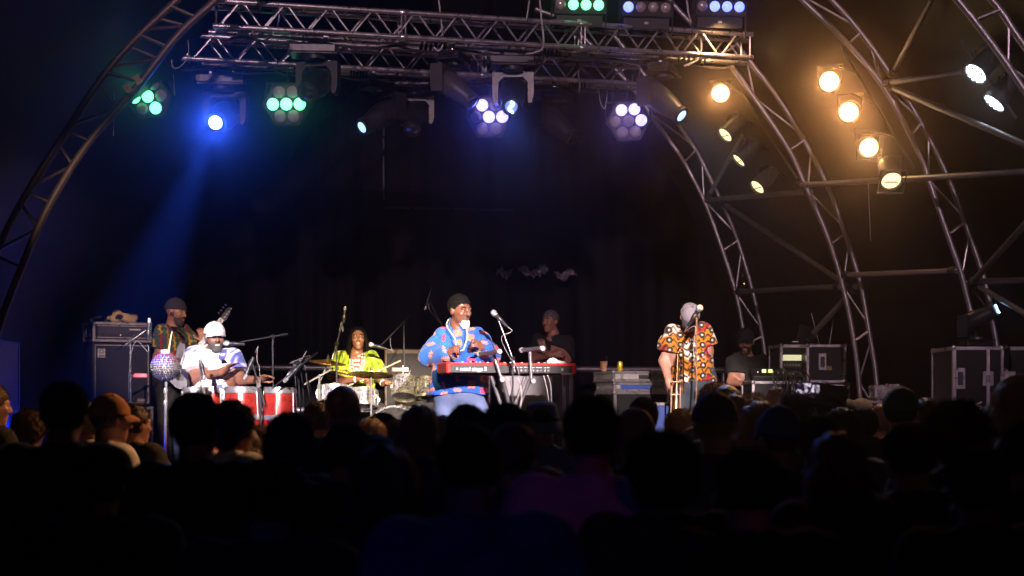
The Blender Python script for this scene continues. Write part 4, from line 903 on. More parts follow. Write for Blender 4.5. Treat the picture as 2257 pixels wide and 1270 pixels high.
MB().box(o(-.195, -.2155, .472), (.06, .003, .012), 0, R).build('badge_bar', BLK, bd_); MB().box(o(.19, -.211, .05), (.09, .006, .028), .002, R).build('maker_plate', ALU, t)
t, o_, R_ = case('black amplifier rack case with metal catches standing on the bass cabinet', c0+V((0, 0, 1.365)), (.56, .46, .19), 28, BLKPLY, 'amplifier', 'amplifier_case', left=((-.4, .5), (.4, .5)))
o2 = lambda x, y, z: c0+V((0, 0, 1.362))+R @ V((x, y, z))
MB().box(o2(0, -.232, .10), (.47, .012, .13), .003, R).build('front_panel', BLK, t); MB().box(o2(0, -.238, .157), (.48, .008, .012), .002, R).build('chrome_trim', ALU, t); MB().box(o2(0, -.238, .043), (.48, .008, .012), .002, R).build('chrome_trim', ALU, t)
for i in range(9): MB().lathe([(.010, 0), (.009, .014)], o2(-.19+.038*i, -.239, .075), R @ V((0, -1, 0)), 10).build('knob', BLKP, t)
for i in range(2): MB().ball(o2(-.02+.13*i, -.242, .07), .005, 6, 5).build('indicator', emit('amber_indicator', (1, .6, .2), 1.5), t)
MB().box(o2(.12, -.239, .125), (.11, .003, .014), 0, R).build('nameplate', mat('grey_nameplate', (.4, .4, .4), .5, 0, .8, 300), t)
T = root('cloth_bundle', c0+V((.08, -.02, 1.56)), 'crumpled tan and black cloth lying on the amplifier case', 'cloth'); zc = c0.z+1.56
surf('cloth', [el(c0+V((.06, -.03, 1.60)), (.13, .09, .045), .03), el(c0+V((.02, -.06, 1.625)), (.06, .05, .045), .03), el(c0+V((.15, .0, 1.595)), (.05, .05, .05), .03)], .0075, vmat('two_tone_cloth', .9), T, 0, wr(.012, 2.0, 1), lambda X, Y, Z: zc-Z+0*X+0*Y,
     lambda x, y, z: np.where((np.sin(x*40+z*30)+np.sin(z*70-x*25) > .55)[:, None], np.array([.012, .012, .012]), np.array([.42, .29, .14])))
T = root('headphones', c0+V((-.17, .0, 1.56)), 'black headphones left on top of the amplifier case', 'headphones'); h0 = c0+V((-.17, -.02, 1.58))
MB().tube(catmull([h0+V((-.07, 0, 0)), h0+V((-.06, .05, .03)), h0+V((0, .08, .045)), h0+V((.06, .05, .03)), h0+V((.07, 0, 0))], 5), .008, 6).build('headband', BLK, T)
for s in (-1, 1): MB().lathe([(.03, -.015), (.036, 0), (.03, .015)], h0+V((.07*s, 0, 0)), (1, 0, .3), 12).build('ear_cup', BLKP, T)
# ---- bass guitar
D = 13.72; t = root('bass_guitar', P(404, 830, D), 'pale grey bass guitar slung on the bearded bass player', 'bass guitar')
A = P(400, 812, D); B = P(492, 702, D+.12); ax = (B-A).normalized(); nr = V((.15, -1, .1)); nr = (nr-ax*nr.dot(ax)).normalized(); sd = nr.cross(ax)
out = [(-.17, -.02), (-.18, .08), (-.14, .15), (-.07, .155), (-.01, .12), (.05, .115), (.12, .15), (.19, .165), (.215, .145), (.19, .11), (.13, .06), (.12, .03), (.12, -.03), (.13, -.07), (.15, -.12), (.13, -.15), (.08, -.145), (.02, -.115), (-.05, -.13), (-.13, -.15), (-.175, -.10)]
sm = [(p.x, p.y) for p in catmull([V((u, v, 0)) for u, v in out+out[:1]], 3)[:-1]]
MB().prism(sm, A-nr*.02, ax, sd, .04).build('body', mat('grey_lacquer', (.07, .07, .085), .5, 0, .06, 20, 0, .2), t)
MB().prism([(u*.62, v*.62) for u, v in sm], A+nr*.020, ax, sd, .004).build('pickguard', mat('pearl_guard', (.05, .048, .055), .6, 0, .2, 30, 0, .2), t)
L = (B-A).length; MB().box(A+ax*(L*.5+.04)+nr*.024, (.055, .02, L-.10), .004, Matrix((sd, nr, ax)).transposed()).build('neck', mat('dark_fretboard', (.05, .025, .015), .4), t)
fr = MB()
for i in range(4): MB().tube([A-ax*.10+sd*(-.018+.012*i)+nr*.040, A+ax*(L-.02)+sd*(-.013+.009*i)+nr*.038], .0016, 4).build('string', CHROME, t)
hp_ = [(-.03, -.022), (.04, -.032), (.11, -.022), (.15, .0), (.155, .026), (.12, .034), (.04, .028), (-.03, .022)]
MB().prism(hp_, B-ax*.03+nr*.0, ax, sd, .016).build('headstock', mat('headstock_grey', (.022, .018, .018), .6, 0, .25, 30, 0, .2), t)
for i in range(4): MB().lathe([(.006, 0), (.011, .01), (.011, .024)], B+ax*(.015+.035*i)+sd*.05, sd, 8).build('tuner', mat('brass', (.65, .45, .18), .25, 1, .15), t); MB().lathe([(.009, 0), (.009, .012)], B+ax*(.015+.035*i)+nr*.016-sd*.004, nr, 8).build('tuner_post', BLK, t)
for i in range(2): MB().box(A+ax*(-.03+.075*i)+nr*.03, (.085, .02, .028), .004, Matrix((sd, nr, ax)).transposed()).build('pickup', BLKP, t)
MB().tube(catmull([A+ax*.2+sd*.15+nr*.01, P(412, 750, D-.02), P(398, 728, D+.12), P(378, 722, D+.3)], 5), .014, 6).build('strap', BLKC, t)
# ---- microphones
FOAM = mat('mic_grille_mesh', (.55, .54, .56), .3, .7, .5, 500, .6); MICB = mat('mic_body', (.03, .03, .035), .35, .3); SPOL = mat('stand_black_steel', (.06, .06, .065), .35, .5); SPOLC = mat('stand_chrome_steel', (.5, .5, .52), .25, .9)
def microphone(t, p, d, ball=True, s=1.0, cable=None):
    d = V(d).normalized()                                    # d: from body towards the grille
    m = MB().lathe([(.010*s, -.16*s), (.013*s, -.155*s), (.018*s, -.03*s), (.022*s, -.02*s)] if ball else [(.010*s, -.13*s), (.013*s, -.12*s), (.013*s, -.0*s)], p, d, 12).build('microphone', MICB, t)
    if ball: MB().ball(p+d*.006*s, .028*s, 12, 8).build('grille', FOAM, m); MB().lathe([(.0225*s, -.020*s), (.024*s, -.016*s), (.024*s, -.012*s)], p, d, 12, False).build('grille_ring', CHROME, m)
    else: MB().lathe([(.0135*s, 0), (.0135*s, .03*s), (.010*s, .036*s)], p, d, 12).build('grille', FOAM, m)
    MB().lathe([(.017*s, -.10*s), (.019*s, -.095*s), (.021*s, -.055*s), (.019*s, -.05*s)], p, d, 10).build('clip', BLKP, m)
    if cable:
        a = p-d*.16*s; MB().tube(catmull([a, a-d*.06, *cable], 5), .003, 5).build('cable', mat('grey_cable', (.13, .125, .13), .5), m)
def mic_stand(label, base, top, tip, mic, mdir, boomback=None, ball=True, s=1.0, m=None, cable=None, legs=.26, rot=.3, group='microphone stands', tilt=None):
    m = m or SPOL; base = V(base); t = root('microphone_stand', base, label, 'microphone stand', group)
    for k in range(3):
        a = rot+k*2.094; MB().tube([base+V((0, 0, .17)), base+V((legs*math.cos(a), legs*math.sin(a), .01))], .009, 7).build('leg', m, t)
    MB().lathe([(.022, .14), (.024, .2)], base, (0, 0, 1), 10).build('leg_hub', BLKP, t)
    top = V(top); mid = base.lerp(top, .55); MB().tube([base+V((0, 0, .05)), mid], .0115, 8).build('lower_tube', m, t); MB().tube([mid, top], .008, 8).build('upper_tube', m, t)
    MB().lathe([(.015, -.04), (.017, -.03), (.017, .03), (.014, .04)], mid, (top-base), 10).build('clutch', BLKP, t)
    if tip is not None:
        tip = V(tip); bb = V(boomback) if boomback else top-(tip-top)*.25
        MB().tube([bb, tip], .0065, 7).build('boom', m, t); MB().lathe([(.018, -.02), (.018, .02)], top, (tip-top).cross(V((0, 0, 1))), 10).build('boom_joint', BLKP, t)
        MB().tube([bb, bb+(bb-tip).normalized()*.07], .012, 7).build('counterweight', BLKP, t)
    if mic is not None:
        if tip is not None: MB().tube([tip, V(mic)-V(mdir).normalized()*.08*s], .006, 6).build('swivel', BLKP, t)
        microphone(t, V(mic), mdir, ball, s, cable)
    return t
mic_stand('black boom stand with microphone at the mouth of the man in the white cap', fl(603, 12.9), P(601, 742, 12.9), P(530, 754, 12.72), P(500, 757, 12.62), (-1, .0, .05), P(618, 739, 12.94))
mic_stand('boom stand rising from behind the keyboard with a silver microphone', fl(1130, 12.25), P(1130, 790, 12.25), P(1098, 704, 12.3), P(1089, 691, 12.3), (-.55, 0, .55), P(1136, 806, 12.25), cable=[P(1105, 745, 12.28), P(1122, 785, 12.22), P(1140, 812, 12.2), P(1146, 850, 12.2), P(1138, 900, 12.2)])
mic_stand('straight chrome stand with microphone in front of the trombone player', fl(1533, 12.35), P(1535, 700, 12.35), None, P(1541, 681, 12.33), (.5, -.1, .8), s=1.1, m=SPOLC, cable=[P(1533, 720, 12.30), P(1528, 770, 12.30), P(1536, 830, 12.30), P(1532, 900, 12.3)])
mic_stand('boom stand reaching left with the drummer vocal microphone', fl(892, 15.6), P(890, 712, 15.6), P(842, 759, 14.9), P(819, 760, 14.75), (-.9, 0, .25), P(900, 700, 15.7), cable=[P(868, 778, 14.85), P(862, 765, 14.9), P(860, 745, 15.0)])
mic_stand('tall thin stand with overhead microphone left of the drummer', fl(742, 14.2), P(742, 757, 14.2), P(757, 705, 14.25), P(760, 684, 14.25), (.1, 0, 1), P(736, 778, 14.2), ball=False, cable=[P(752, 710, 14.22), P(748, 730, 14.2)])
mic_stand('boom stand with overhead microphone behind the keyboard player', fl(985, 15.2), P(985, 730, 15.2), P(946, 682, 15.0), P(939, 676, 15.0), (-.3, 0, -1), P(995, 742, 15.25), ball=False, cable=[P(946, 656, 15.0), P(955, 680, 15.0), P(972, 712, 15.1)])
mic_stand('short stand with drooping microphone above the middle congas', fl(582, 12.1), P(571, 850, 12.1), P(556, 800, 12.1), P(543, 826, 12.1), (-.35, -.1, -.9), P(578, 875, 12.12), ball=False, s=1.25, cable=[P(566, 793, 12.1), P(572, 812, 12.1), P(573, 850, 12.08)])
mic_stand('tripod stand with long boom and microphone right of the congas', fl(676, 12.2), P(655, 800, 12.15), P(600, 856, 12.0), P(634, 834, 12.0), (-.7, -.1, -.75), P(686, 788, 12.2), ball=False, s=1.3, legs=.32, cable=[P(640, 800, 12.0), P(648, 803, 12.0), P(652, 850, 12.05)])
mic_stand('second stand beside the congas with looped pale cables', fl(690, 12.5), P(664, 812, 12.4), P(668, 800, 12.3), P(640, 822, 12.25), (-.6, 0, -.8), P(682, 850, 12.4), ball=False, s=1.1, cable=[P(662, 800, 12.2), P(672, 806, 12.2), P(678, 850, 12.25), P(688, 900, 12.3)])
mic_stand('thin stand with small microphone over the leftmost conga', fl(442, 12.1), P(443, 850, 12.1), P(443, 806, 12.1), P(450, 828, 12.05), (.25, 0, -.95), None, ball=False, s=1.1)
mic_stand('blue lit boom stand with upright microphone near the bass cabinet', fl(288, 12.4), P(287, 752, 12.4), P(322, 728, 12.4), P(329, 712, 12.4), (.05, 0, 1), P(272, 763, 12.4), ball=False, s=1.2, m=SPOLC, cable=[P(300, 752, 12.38), P(286, 800, 12.36), P(284, 880, 12.36)])
T = root('jam_block', P(309, 836, 12.35), 'red plastic percussion block fixed to the blue lit stand', 'percussion block')
MB().box(P(310, 828, 12.36), (.12, .05, .04), .008, RZ(8)).build('block', mat('red_plastic', (.55, .015, .04), .3, 0, .15, 20, 0, .5, .4), T); MB().tube([P(287, 829, 12.4), P(298, 829, 12.37)], .007, 6).build('mounting_rod', CHROME, T)
# ---- shekere
D = 12.15; T = root('shekere', P(365, 838, D), 'round gourd shaker netted with red white and black beads on a stand', 'shaker'); gc = P(365, 809, D)
MB().lathe([(.01, -.112), (.06, -.10), (.10, -.055), (.113, 0), (.10, .055), (.06, .095), (.042, .11), (.042, .145), (.036, .147)], gc, (0, 0, 1), 24).build('gourd', mat('pale_gourd', (.45, .40, .36), .35, 0, .2, 12), T)
bm_ = {'red': MB(), 'white': MB(), 'dark': MB()}; g = random.Random(5)
for r_ in range(15):
    th = -1.25+2.4*r_/14; n = int(34*math.cos(th))+8
    for k in range(n):
        a = 2*math.pi*(k+.5*(r_ % 2))/n+g.uniform(-.05, .05); w_ = .122; c_ = 'dark' if r_ < 6 else ('red' if r_ > 9 and (k+r_) % 2 else 'white')
        bm_[c_].ball(gc+V((w_*math.cos(th)*math.cos(a), w_*math.cos(th)*math.sin(a), .118*math.sin(th)*1.0)), .0082, 6, 4)
for k_, cc in (('red', (.20, .008, .012)), ('white', (.13, .125, .12)), ('dark', (.03, .03, .06))): bm_[k_].build('bead_net', mat(k_+'_beads', cc, .2, 0, .1, 20, 0, .6), T, kind='stuff')
t = root('percussion_stand', fl(364, D), 'chrome stand holding the beaded gourd shaker', 'stand'); MB().tube([P(366, 838, D), fl(364, D)+V((0, 0, .25))], .013, 8).build('pole', CHROME, t)
for y_ in (862, 888): MB().lathe([(.018, -.02), (.02, 0), (.018, .02)], P(365, y_, D), (0, 0, 1), 10).build('clutch', CHROME, t)
for k in range(3): a = .4+k*2.094; MB().tube([fl(364, D)+V((0, 0, .3)), fl(364, D)+V((.26*math.cos(a), .26*math.sin(a), .01))], .010, 6).build('leg', CHROME, t)
MB().tube([P(371, 778, D-.02), P(379, 731, D-.02)], [.008, .006], 8).build('drum_stick', mat('pale_wood', (.62, .45, .28), .5), label='pale drum stick standing in the neck of the gourd shaker', cat='drum stick')
# ---- congas
REDL = mat('red_lacquer', (.34, .025, .018), .28, .3, .75, 14, 0, .6, 1); SKINH = mat('drum_skin', (.72, .62, .52), .6, 0, .15, 10, .1)
def conga(label, px, ytop, wpx, D, h=.74):
    c = P(px, ytop, D); r = wpx/2*D/F; t = root('conga', c-V((0, 0, h)), label, 'conga drum', 'red conga drums'); c0_ = c-V((0, 0, h))
    MB().lathe([(r*.74, 0), (r*.80, .08), (r*1.0, .32), (r*1.09, .48), (r*1.04, .64), (r*.97, h-.02)], c0_, (0, 0, 1), 28).build('shell', REDL, t)
    MB().lathe([(r*.96, h-.012), (r*.93, h+.006), (r*.4, h+.007), (.003, h+.007)], c0_, (0, 0, 1), 28).build('drum_head', SKINH, t)
    MB().lathe([(r*.97, h-.045), (r*1.06, h-.045), (r*1.065, h-.02), (r*1.0, h+.01), (r*.955, h+.008)], c0_, (0, 0, 1), 28, False).build('rim', CHROME, t)
    MB().lathe([(r*1.105, .47), (r*1.12, .49), (r*1.105, .51)], c0_, (0, 0, 1), 28, False).build('side_band', CHROME, t)
    for k in range(6):
        a = .5+k*math.pi/3; u = V((math.cos(a), math.sin(a), 0)); MB().tube([c0_+u*r*1.06+V((0, 0, h-.03)), c0_+u*r*1.13+V((0, 0, .49))], .005, 6).build('lug_rod', CHROME, t)
        MB().box(c0_+u*r*1.11+V((0, 0, .49)), (.03, .022, .05), .004, Matrix.Rotation(a, 3, 'Z')).build('lug_plate', CHROME, t)
    for k in range(3):
        a = .6+k*2.094; u = V((math.cos(a), math.sin(a), 0)); p0 = c0_+u*r*.95+V((0, 0, .25)); MB().tube([p0, V((c0_.x+u.x*r*1.35, c0_.y+u.y*r*1.35, FLOOR))], .011, 7).build('stand_leg', CHROME, t)
    return t
conga('leftmost red conga drum beside the man in the white cap', 430, 856, 54, 12.35); conga('small red conga drum set back second from the left', 469, 855, 44, 12.62, .70)
conga('big red conga drum directly in front of the man in the white cap', 535, 855, 78, 12.30); conga('rightmost red conga drum shining in the spotlight', 617, 856, 70, 12.30)
# ---- drum kit
def abalone():
    m = bpy.data.materials.new('abalone_drum_wrap'); m.use_nodes = True; n = m.node_tree.nodes; L_ = m.node_tree.links; b_ = n['Principled BSDF']; tc = n.new('ShaderNodeTexCoord'); v = n.new('ShaderNodeTexVoronoi'); v.inputs['Scale'].default_value = 150
    L_.new(tc.outputs['Object'], v.inputs['Vector']); cr = n.new('ShaderNodeValToRGB'); e_ = cr.color_ramp.elements; e_[0].color = (.02, .02, .03, 1); e_[1].color = (.80, .80, .85, 1); x_ = e_.new(.35); x_.color = (.10, .12, .22, 1); x_ = e_.new(.6); x_.color = (.30, .28, .34, 1)
    s_ = n.new('ShaderNodeSeparateColor'); L_.new(v.outputs['Color'], s_.inputs[0]); L_.new(s_.outputs[0], cr.inputs[0]); L_.new(cr.outputs[0], b_.inputs['Base Color']); b_.inputs['Metallic'].default_value = .6; b_.inputs['Roughness'].default_value = .22; b_.inputs['Coat Weight'].default_value = .6
    return m
ABA = abalone(); BRASS = mat('cymbal_bronze', (.62, .36, .10), .28, .9, .3, 40, .1)
def drum(label, c, r, h, ax, name, cat, head=None, lugs=8, legs=None, skinh=None):
    c = V(c); ax = V(ax).normalized(); t = root(name, c, label, cat, 'drums of the kit'); R = frame(ax)
    MB().lathe([(r, -h/2), (r, h/2)], c, ax, 32).build('shell', ABA, t)
    for s in (-1, 1):
        MB().lathe([(r*1.0, s*h/2-.018), (r*1.05, s*h/2-.018), (r*1.055, s*h/2+.012), (r*.985, s*h/2+.012), (r*.985, s*h/2-.0)], c, ax, 32, False).build('hoop', CHROME if name != 'bass_drum' else ABA, t)
    MB().lathe([(r*.985, h/2+.004), (r*.5, h/2+.006), (.004, h/2+.006)], c, ax, 32).build('drum_head', head or SKINH, t)
    for k in range(lugs):
        a = 2*math.pi*k/lugs+.2; u = R @ V((math.cos(a), math.sin(a), 0)); MB().tube([c+u*r*1.03-ax*h/2, c+u*r*1.03+ax*h/2], .005, 6).build('tension_rod', CHROME, t)
        MB().box(c+u*(r+.012), (.022, .03, .05), .005, Matrix((ax.cross(u), u, ax)).transposed()).build('lug', CHROME, t)
    return t
drum('large bass drum with black front head and glittering shell', P(878, 958, 14.35), .28, .40, (-.12, -1, .0), 'bass_drum', 'bass drum', head=mat('black_drum_head', (.012, .012, .016), .3), lugs=10)
drum('glittering rack tom mounted on top of the bass drum', P(892, 855, 14.5), .122, .18, (.05, .45, 1), 'rack_tom', 'tom drum'); drum('glittering tom drum half hidden by the blue tunic', P(938, 858, 14.7), .105, .19, (.05, .35, 1), 'rack_tom', 'tom drum')
drum('snare drum at the left knee of the drummer', P(738, 868, 14.6), .17, .13, (0, .15, 1), 'snare_drum', 'snare drum'); drum('floor drum low behind the bald head in front of the stage', P(800, 880, 14.7), .15, .15, (0, .3, 1), 'floor_tom', 'tom drum')
def cymbal(label, c, r, ax, base, second=False):
    c = V(c); ax = V(ax).normalized(); t = root('cymbal_stand', base, label, 'cymbal', 'cymbals of the kit')
    MB().lathe([(.004, .030), (.018, .028), (.032, .014), (r*.5, .006), (r, -.010), (r, -.0125), (r*.5, .003), (.03, .008)], c, ax, 32, False).build('cymbal', BRASS, t)
    if second: MB().lathe([(.03, -.035), (r*.5, -.03), (r, -.018), (r, -.021), (r*.5, -.034)], c, ax, 32, False).build('bottom_cymbal', BRASS, t)
    MB().lathe([(.014, .03), (.014, .055), (.007, .056), (.007, .075)], c, ax, 10).build('wing_nut', BLKP, t)
    b = V(base); top = c-V((0, 0, .02)); MB().tube([b+V((0, 0, .12)), V((b.x, b.y, top.z-.22)), top], .010, 8).build('pole', CHROME, t)
    for z_ in (.35, .6): MB().lathe([(.018, -.02), (.02, .02)], b+V((0, 0, z_)), (0, 0, 1), 10).build('clutch', CHROME, t)
    for k in range(3): a = .5+k*2.094; MB().tube([b+V((0, 0, .32)), b+V((.25*math.cos(a), .25*math.sin(a), .01))], .009, 6).build('leg', CHROME, t)
    return t
cymbal('hi-hat cymbals on a chrome stand left of the drummer', P(722, 797, 14.5), .19, (.12, -.08, 1), fl(702, 14.5), True); cymbal('wide crash cymbal in front of the green tunic', P(818, 824, 14.35), .235, (.03, .14, 1), fl(818, 14.4)); cymbal('small flat cymbal above the rack tom', P(903, 832, 14.75), .16, (.0, .10, 1), fl(925, 14.8))
t = root('wood_block', P(878, 822, 14.5), 'red and wooden percussion block above the rack tom', 'percussion block'); MB().box(P(874, 815, 14.5), (.10, .06, .045), .006, RZ(10)).build('block', mat('red_wood', (.32, .06, .03), .4), t); MB().box(P(892, 815, 14.5), (.07, .06, .045), .006, RZ(10)).build('pale_block', mat('pale_block_wood', (.6, .5, .36), .5), t); MB().tube([P(888, 806, 14.5), P(889, 834, 14.5)], .006, 6).build('rod', CHROME, t)
for a, b_, lb in (((826, 822, 14.75), (883, 795, 14.6), 'drum stick raised to the right over the crash cymbal'), ((806, 836, 14.8), (765, 851, 14.5), 'drum stick in the left hand low beside the snare')):
    MB().tube([P(*a), P(*b_)], [.008, .006], 8).build('drum_stick', mat('pale_wood', (.62, .45, .28), .5), label=lb, cat='drum stick')
t = root('cymbal_boom', P(672, 850, 14.5), 'slanting pale boom arm beside the hi-hat', 'stand'); MB().tube([P(670, 848, 14.4), P(735, 812, 14.5)], .010, 7).build('arm', CHROME, t); MB().tube([P(704, 825, 14.45), fl(704, 14.45)], .011, 7).build('pole', CHROME, t)
t = root('drum_throne', fl(786, 15.25), 'round black seat under the drummer', 'stool'); MB().lathe([(.15, .42), (.17, .44), (.17, .50), (.14, .52)], fl(786, 15.27), (0, 0, 1)).build('seat', BLK, t)
for k in range(3): a = k*2.1; MB().tube([fl(786, 15.27)+V((0, 0, .43)), fl(786, 15.27)+V((.25*math.cos(a), .25*math.sin(a), 0))], .012, 6).build('leg', CHROME, t)
# ---- keyboard and its stand
kc = P(1117, 812, 12.55); KA = 17; R = RZ(KA); ko = lambda x, y, z: kc+R @ V((x, y, z)); RED = mat('keyboard_red', (.62, .028, .022), .3, 0, .08, 20, 0, .5, .3)
t = root('stage_keyboard', kc-V((0, 0, .06)), 'red stage keyboard with black back panel and white lettering', 'keyboard'); KL = 1.18
MB().box(ko(0, .0, .0), (KL-.06, .32, .075), .006, R).build('chassis', RED, t); MB().box(ko(0, -.162, -.012), (KL-.07, .008, .066), .002, R).build('back_panel', BLKP, t); MB().box(ko(0, -.158, .032), (KL-.06, .02, .022), .005, R).build('back_edge', RED, t)
for s in (-1, 1): MB().box(ko((KL/2-.02)*s, .0, -.002), (.045, .335, .095), .01, R).build('end_cheek', RED, t)
tm = lambda x, z: Matrix.Translation(ko(x, -.1675, z)) @ (R @ Matrix.Rotation(math.radians(90), 3, 'X')).to_4x4()
text('nord stage 3', .047, tm(-.47, -.028), WHT, t, bold=.0012)
for i, x in enumerate((.02, .05, .08, .12, .15, .19, .23, .26, .30, .33)): MB().lathe([(.009, 0), (.009, .006)], ko(x, -.166, -.022), R @ V((0, -1, 0)), 10).build('socket', CHROME, t); MB().box(ko(x, -.167, .004), (.018, .003, .006), 0, R).build('socket_caption', WHT, t)
for x in (-.50, .46): MB().box(ko(x, -.168, -.012), (.022, .004, .022), .002, R).build('screw_plate', ALU, t)
for i in range(46):
    MB().box(ko(-.50+i*.0222, .095, .041), (.0205, .13, .012), .002, R).build('white_key', WHT, t)
for i in range(17): MB().lathe([(.011, 0), (.010, .018)], ko(-.42+i*.052+(.02 if i % 3 else 0), -.06, .036), (0, 0, 1), 8).build('knob', mat('grey_knob', (.45, .42, .42), .4), t)
t = root('cloth_bundle', ko(.45, 0, .05), 'white cloth lying on the right end of the red keyboard', 'cloth'); zc = ko(0, 0, .040).z
surf('cloth', [el(ko(.44, -.02, .05), (.085, .07, .03), .02), el(ko(.42, -.03, .065), (.04, .04, .03), .02), el(ko(.50, 0, .045), (.05, .05, .016), .02)], .0075, mat('white_towel', (.75, .73, .72), .9, 0, .1, 60, .4), t, 0, wr(.008, 2, 3), lambda X, Y, Z: zc-Z+0*X+0*Y)
t = root('keyboard_stand', fl(1130, 12.6), 'black folding keyboard stand with two raised upper arms', 'stand'); GS = mat('stand_grey_steel', (.16, .15, .16), .35, .6)
for a, b_, r_ in (((1088, 783, 12.3), (1108, 842, 12.3), .016), ((1106, 828, 12.3), (1126, 905, 12.4), .017), ((1168, 776, 12.4), (1171, 836, 12.4), .016), ((1168, 836, 12.4), (1142, 905, 12.45), .015), ((1082, 828, 12.45), (1112, 915, 12.5), .017), ((1158, 828, 12.55), (1126, 915, 12.55), .014)):
    MB().tube([P(*a), P(*b_)], r_, 10).build('strut', GS, t)
for a, b_ in (((1056, 781, 12.45), (1100, 775, 12.15)), ((1150, 772, 12.55), (1195, 768, 12.25))):
    u = MB().tube([P(*a), P(*b_)], .019, 12).build('upper_arm', GS, t)
    for q_ in (a, b_): MB().lathe([(.021, -.016), (.024, -.01), (.024, .01), (.021, .016)], P(*q_), P(*b_)-P(*a), 12).build('rubber_cap', mat('grey_rubber_cap', (.32, .31, .33), .5), u)
for p_ in ((1106, 836, 12.27), (1174, 840, 12.37)): MB().lathe([(.022, -.02), (.026, 0), (.022, .02)], P(*p_), (.3, -1, 0), 12).build('clamp_knob', CHROME, t)
for x_ in (1243, 1259): MB().tube([P(x_, 822, 12.75 if x_ == 1259 else 12.95), fl(x_, 12.75 if x_ == 1259 else 12.95)], .016, 10).build('leg', STEEL, t)
MB().box(ko(0, .0, -.055), (1.0, .05, .02), .004, R).build('support_rail', GS, t)
for i, (a, pts) in enumerate((((1142, 832), [(1150, 870), (1146, 910)]), ((1198, 828), [(1206, 860), (1212, 905)]), ((1206, 826), [(1214, 850), (1216, 905)]), ((1118, 830), [(1128, 855), (1122, 905)]))):
    MB().tube(catmull([P(*a, 12.36), *[P(x, y, 12.34) for x, y in pts], P(pts[-1][0]+4, 960, 12.4)], 5), .004, 5).build('audio_cable', mat('pale_cable', (.34, .32, .33), .5), label=['pale cable dropping from the middle of the keyboard', 'left of two pale cables at the keyboard right end', 'right of two pale cables at the keyboard right end', 'pale cable dropping in front of the keyboard stand'][i], cat='cable')
# ---- combo amplifier behind the keyboard
c0 = fl(1160, 14.0); t = root('combo_amplifier', c0, 'grey fronted combo amplifier standing behind the keyboard stand', 'amplifier'); R = RZ(8); o = lambda x, y, z: c0+R @ V((x, y, z))
MB().box(o(0, 0, .54), (.52, .28, 1.08), .012, R).build('cabinet', TOLEX, t); MB().box(o(0, -.142, .56), (.47, .012, .96), .004, R).build('grille', SILVERCLOTH, t)
t = root('tan_case', fl(1088, 14.2), 'tan and brown case edge behind the blue tunic', 'case'); MB().box(fl(1088, 14.2)+V((0, 0, .38)), (.20, .3, .76), .01, RZ(-12)).build('shell', mat('tan_leatherette', (.30, .17, .06), .6, 0, .3, 30, .2), t)
t = root('brown_cabinet', fl(920, 16.4), 'dim brown cabinet standing behind the drum kit', 'cabinet'); MB().box(fl(917, 16.4)+V((0, 0, .70)), (.72, .35, 1.40), .012, RZ(4)).build('shell', mat('brown_laminate', (.05, .03, .018), .6, 0, .3, 20, .2), t)
MB().box(fl(917, 16.4)+V((0, -.18, .70)), (.64, .012, 1.30), .004, RZ(4)).build('grille', GRILLE, t)
# ---- flight cases in the middle
cc = fl(1392, 14.1)
case('black road case at the bottom of the pile beside the trombone player', cc, (.60, .45, .89), 22, BLKPLY, latches=((-.1, .75),), group='road cases in the middle'); case('slim grey case with blue label second from the top of the pile', cc+V((0, 0, .895)), (.58, .40, .085), 22, SILV, latches=(), group='road cases in the middle')
MB().box(cc+V((.03, -.215, .935)), (.34, .006, .035), .001, RZ(22)).build('blue_label', BLUEP, [o for o in COL.objects if o.name.startswith('flight_case') and o.get('label', '').startswith('slim grey')][0])
t, o, R = case('grey metal case with dark handle on top of the pile under the cup', cc+V((0, 0, .985)), (.62, .44, .105), 22, SILV, group='road cases in the middle'); MB().box(o(.1, -1, .5)+R @ V((0, -.012, 0)), (.14, .016, .035), .006, R).build('carry_handle', BLK, t); MB().box(o(-.72, -1, .5)+R @ V((0, -.008, 0)), (.035, .012, .05), .003, R).build('latch', CHROME, t)
case('blue road case with metal edges in front of the pile', fl(1455, 13.3), (.30, .32, .78), 10, BLUEP, latches=((-.3, .6),), group='road cases in the middle')
tz_ = cc.z+1.0905
t = root('paper_cup', V((P(1331, 800, 14.0).x, 14.02, tz_)), 'brown paper coffee cup with stirrer on the grey case', 'cup'); b0 = V((P(1331, 800, 14.0).x, 14.02, tz_))
MB().lathe([(.027, 0), (.030, .02), (.037, .092), (.039, .094), (.039, .098), (.035, .098), (.032, .06), (.003, .055)], b0, (0, 0, 1), 20).build('cup', mat('kraft_cup', (.42, .22, .12), .6), t); MB().tube([b0+V((.012, 0, .06)), b0+V((.034, 0, .15))], .002, 5).build('stirrer', BLK, t)
t = root('drink_can', V((P(1367, 800, 14.1).x, 14.12, tz_)), 'yellow drink can standing on the grey case', 'drink can'); b0 = V((P(1367, 800, 14.1).x, 14.12, tz_))
MB().lathe([(.022, 0), (.028, .008), (.028, .085), (.024, .096)], b0, (0, 0, 1), 20).build('can', mat('yellow_can', (.55, .38, .03), .25, .6, .5, 60), t); MB().lathe([(.0245, .095), (.0245, .099), (.003, .097)], b0, (0, 0, 1), 20).build('lid', CHROME, t)
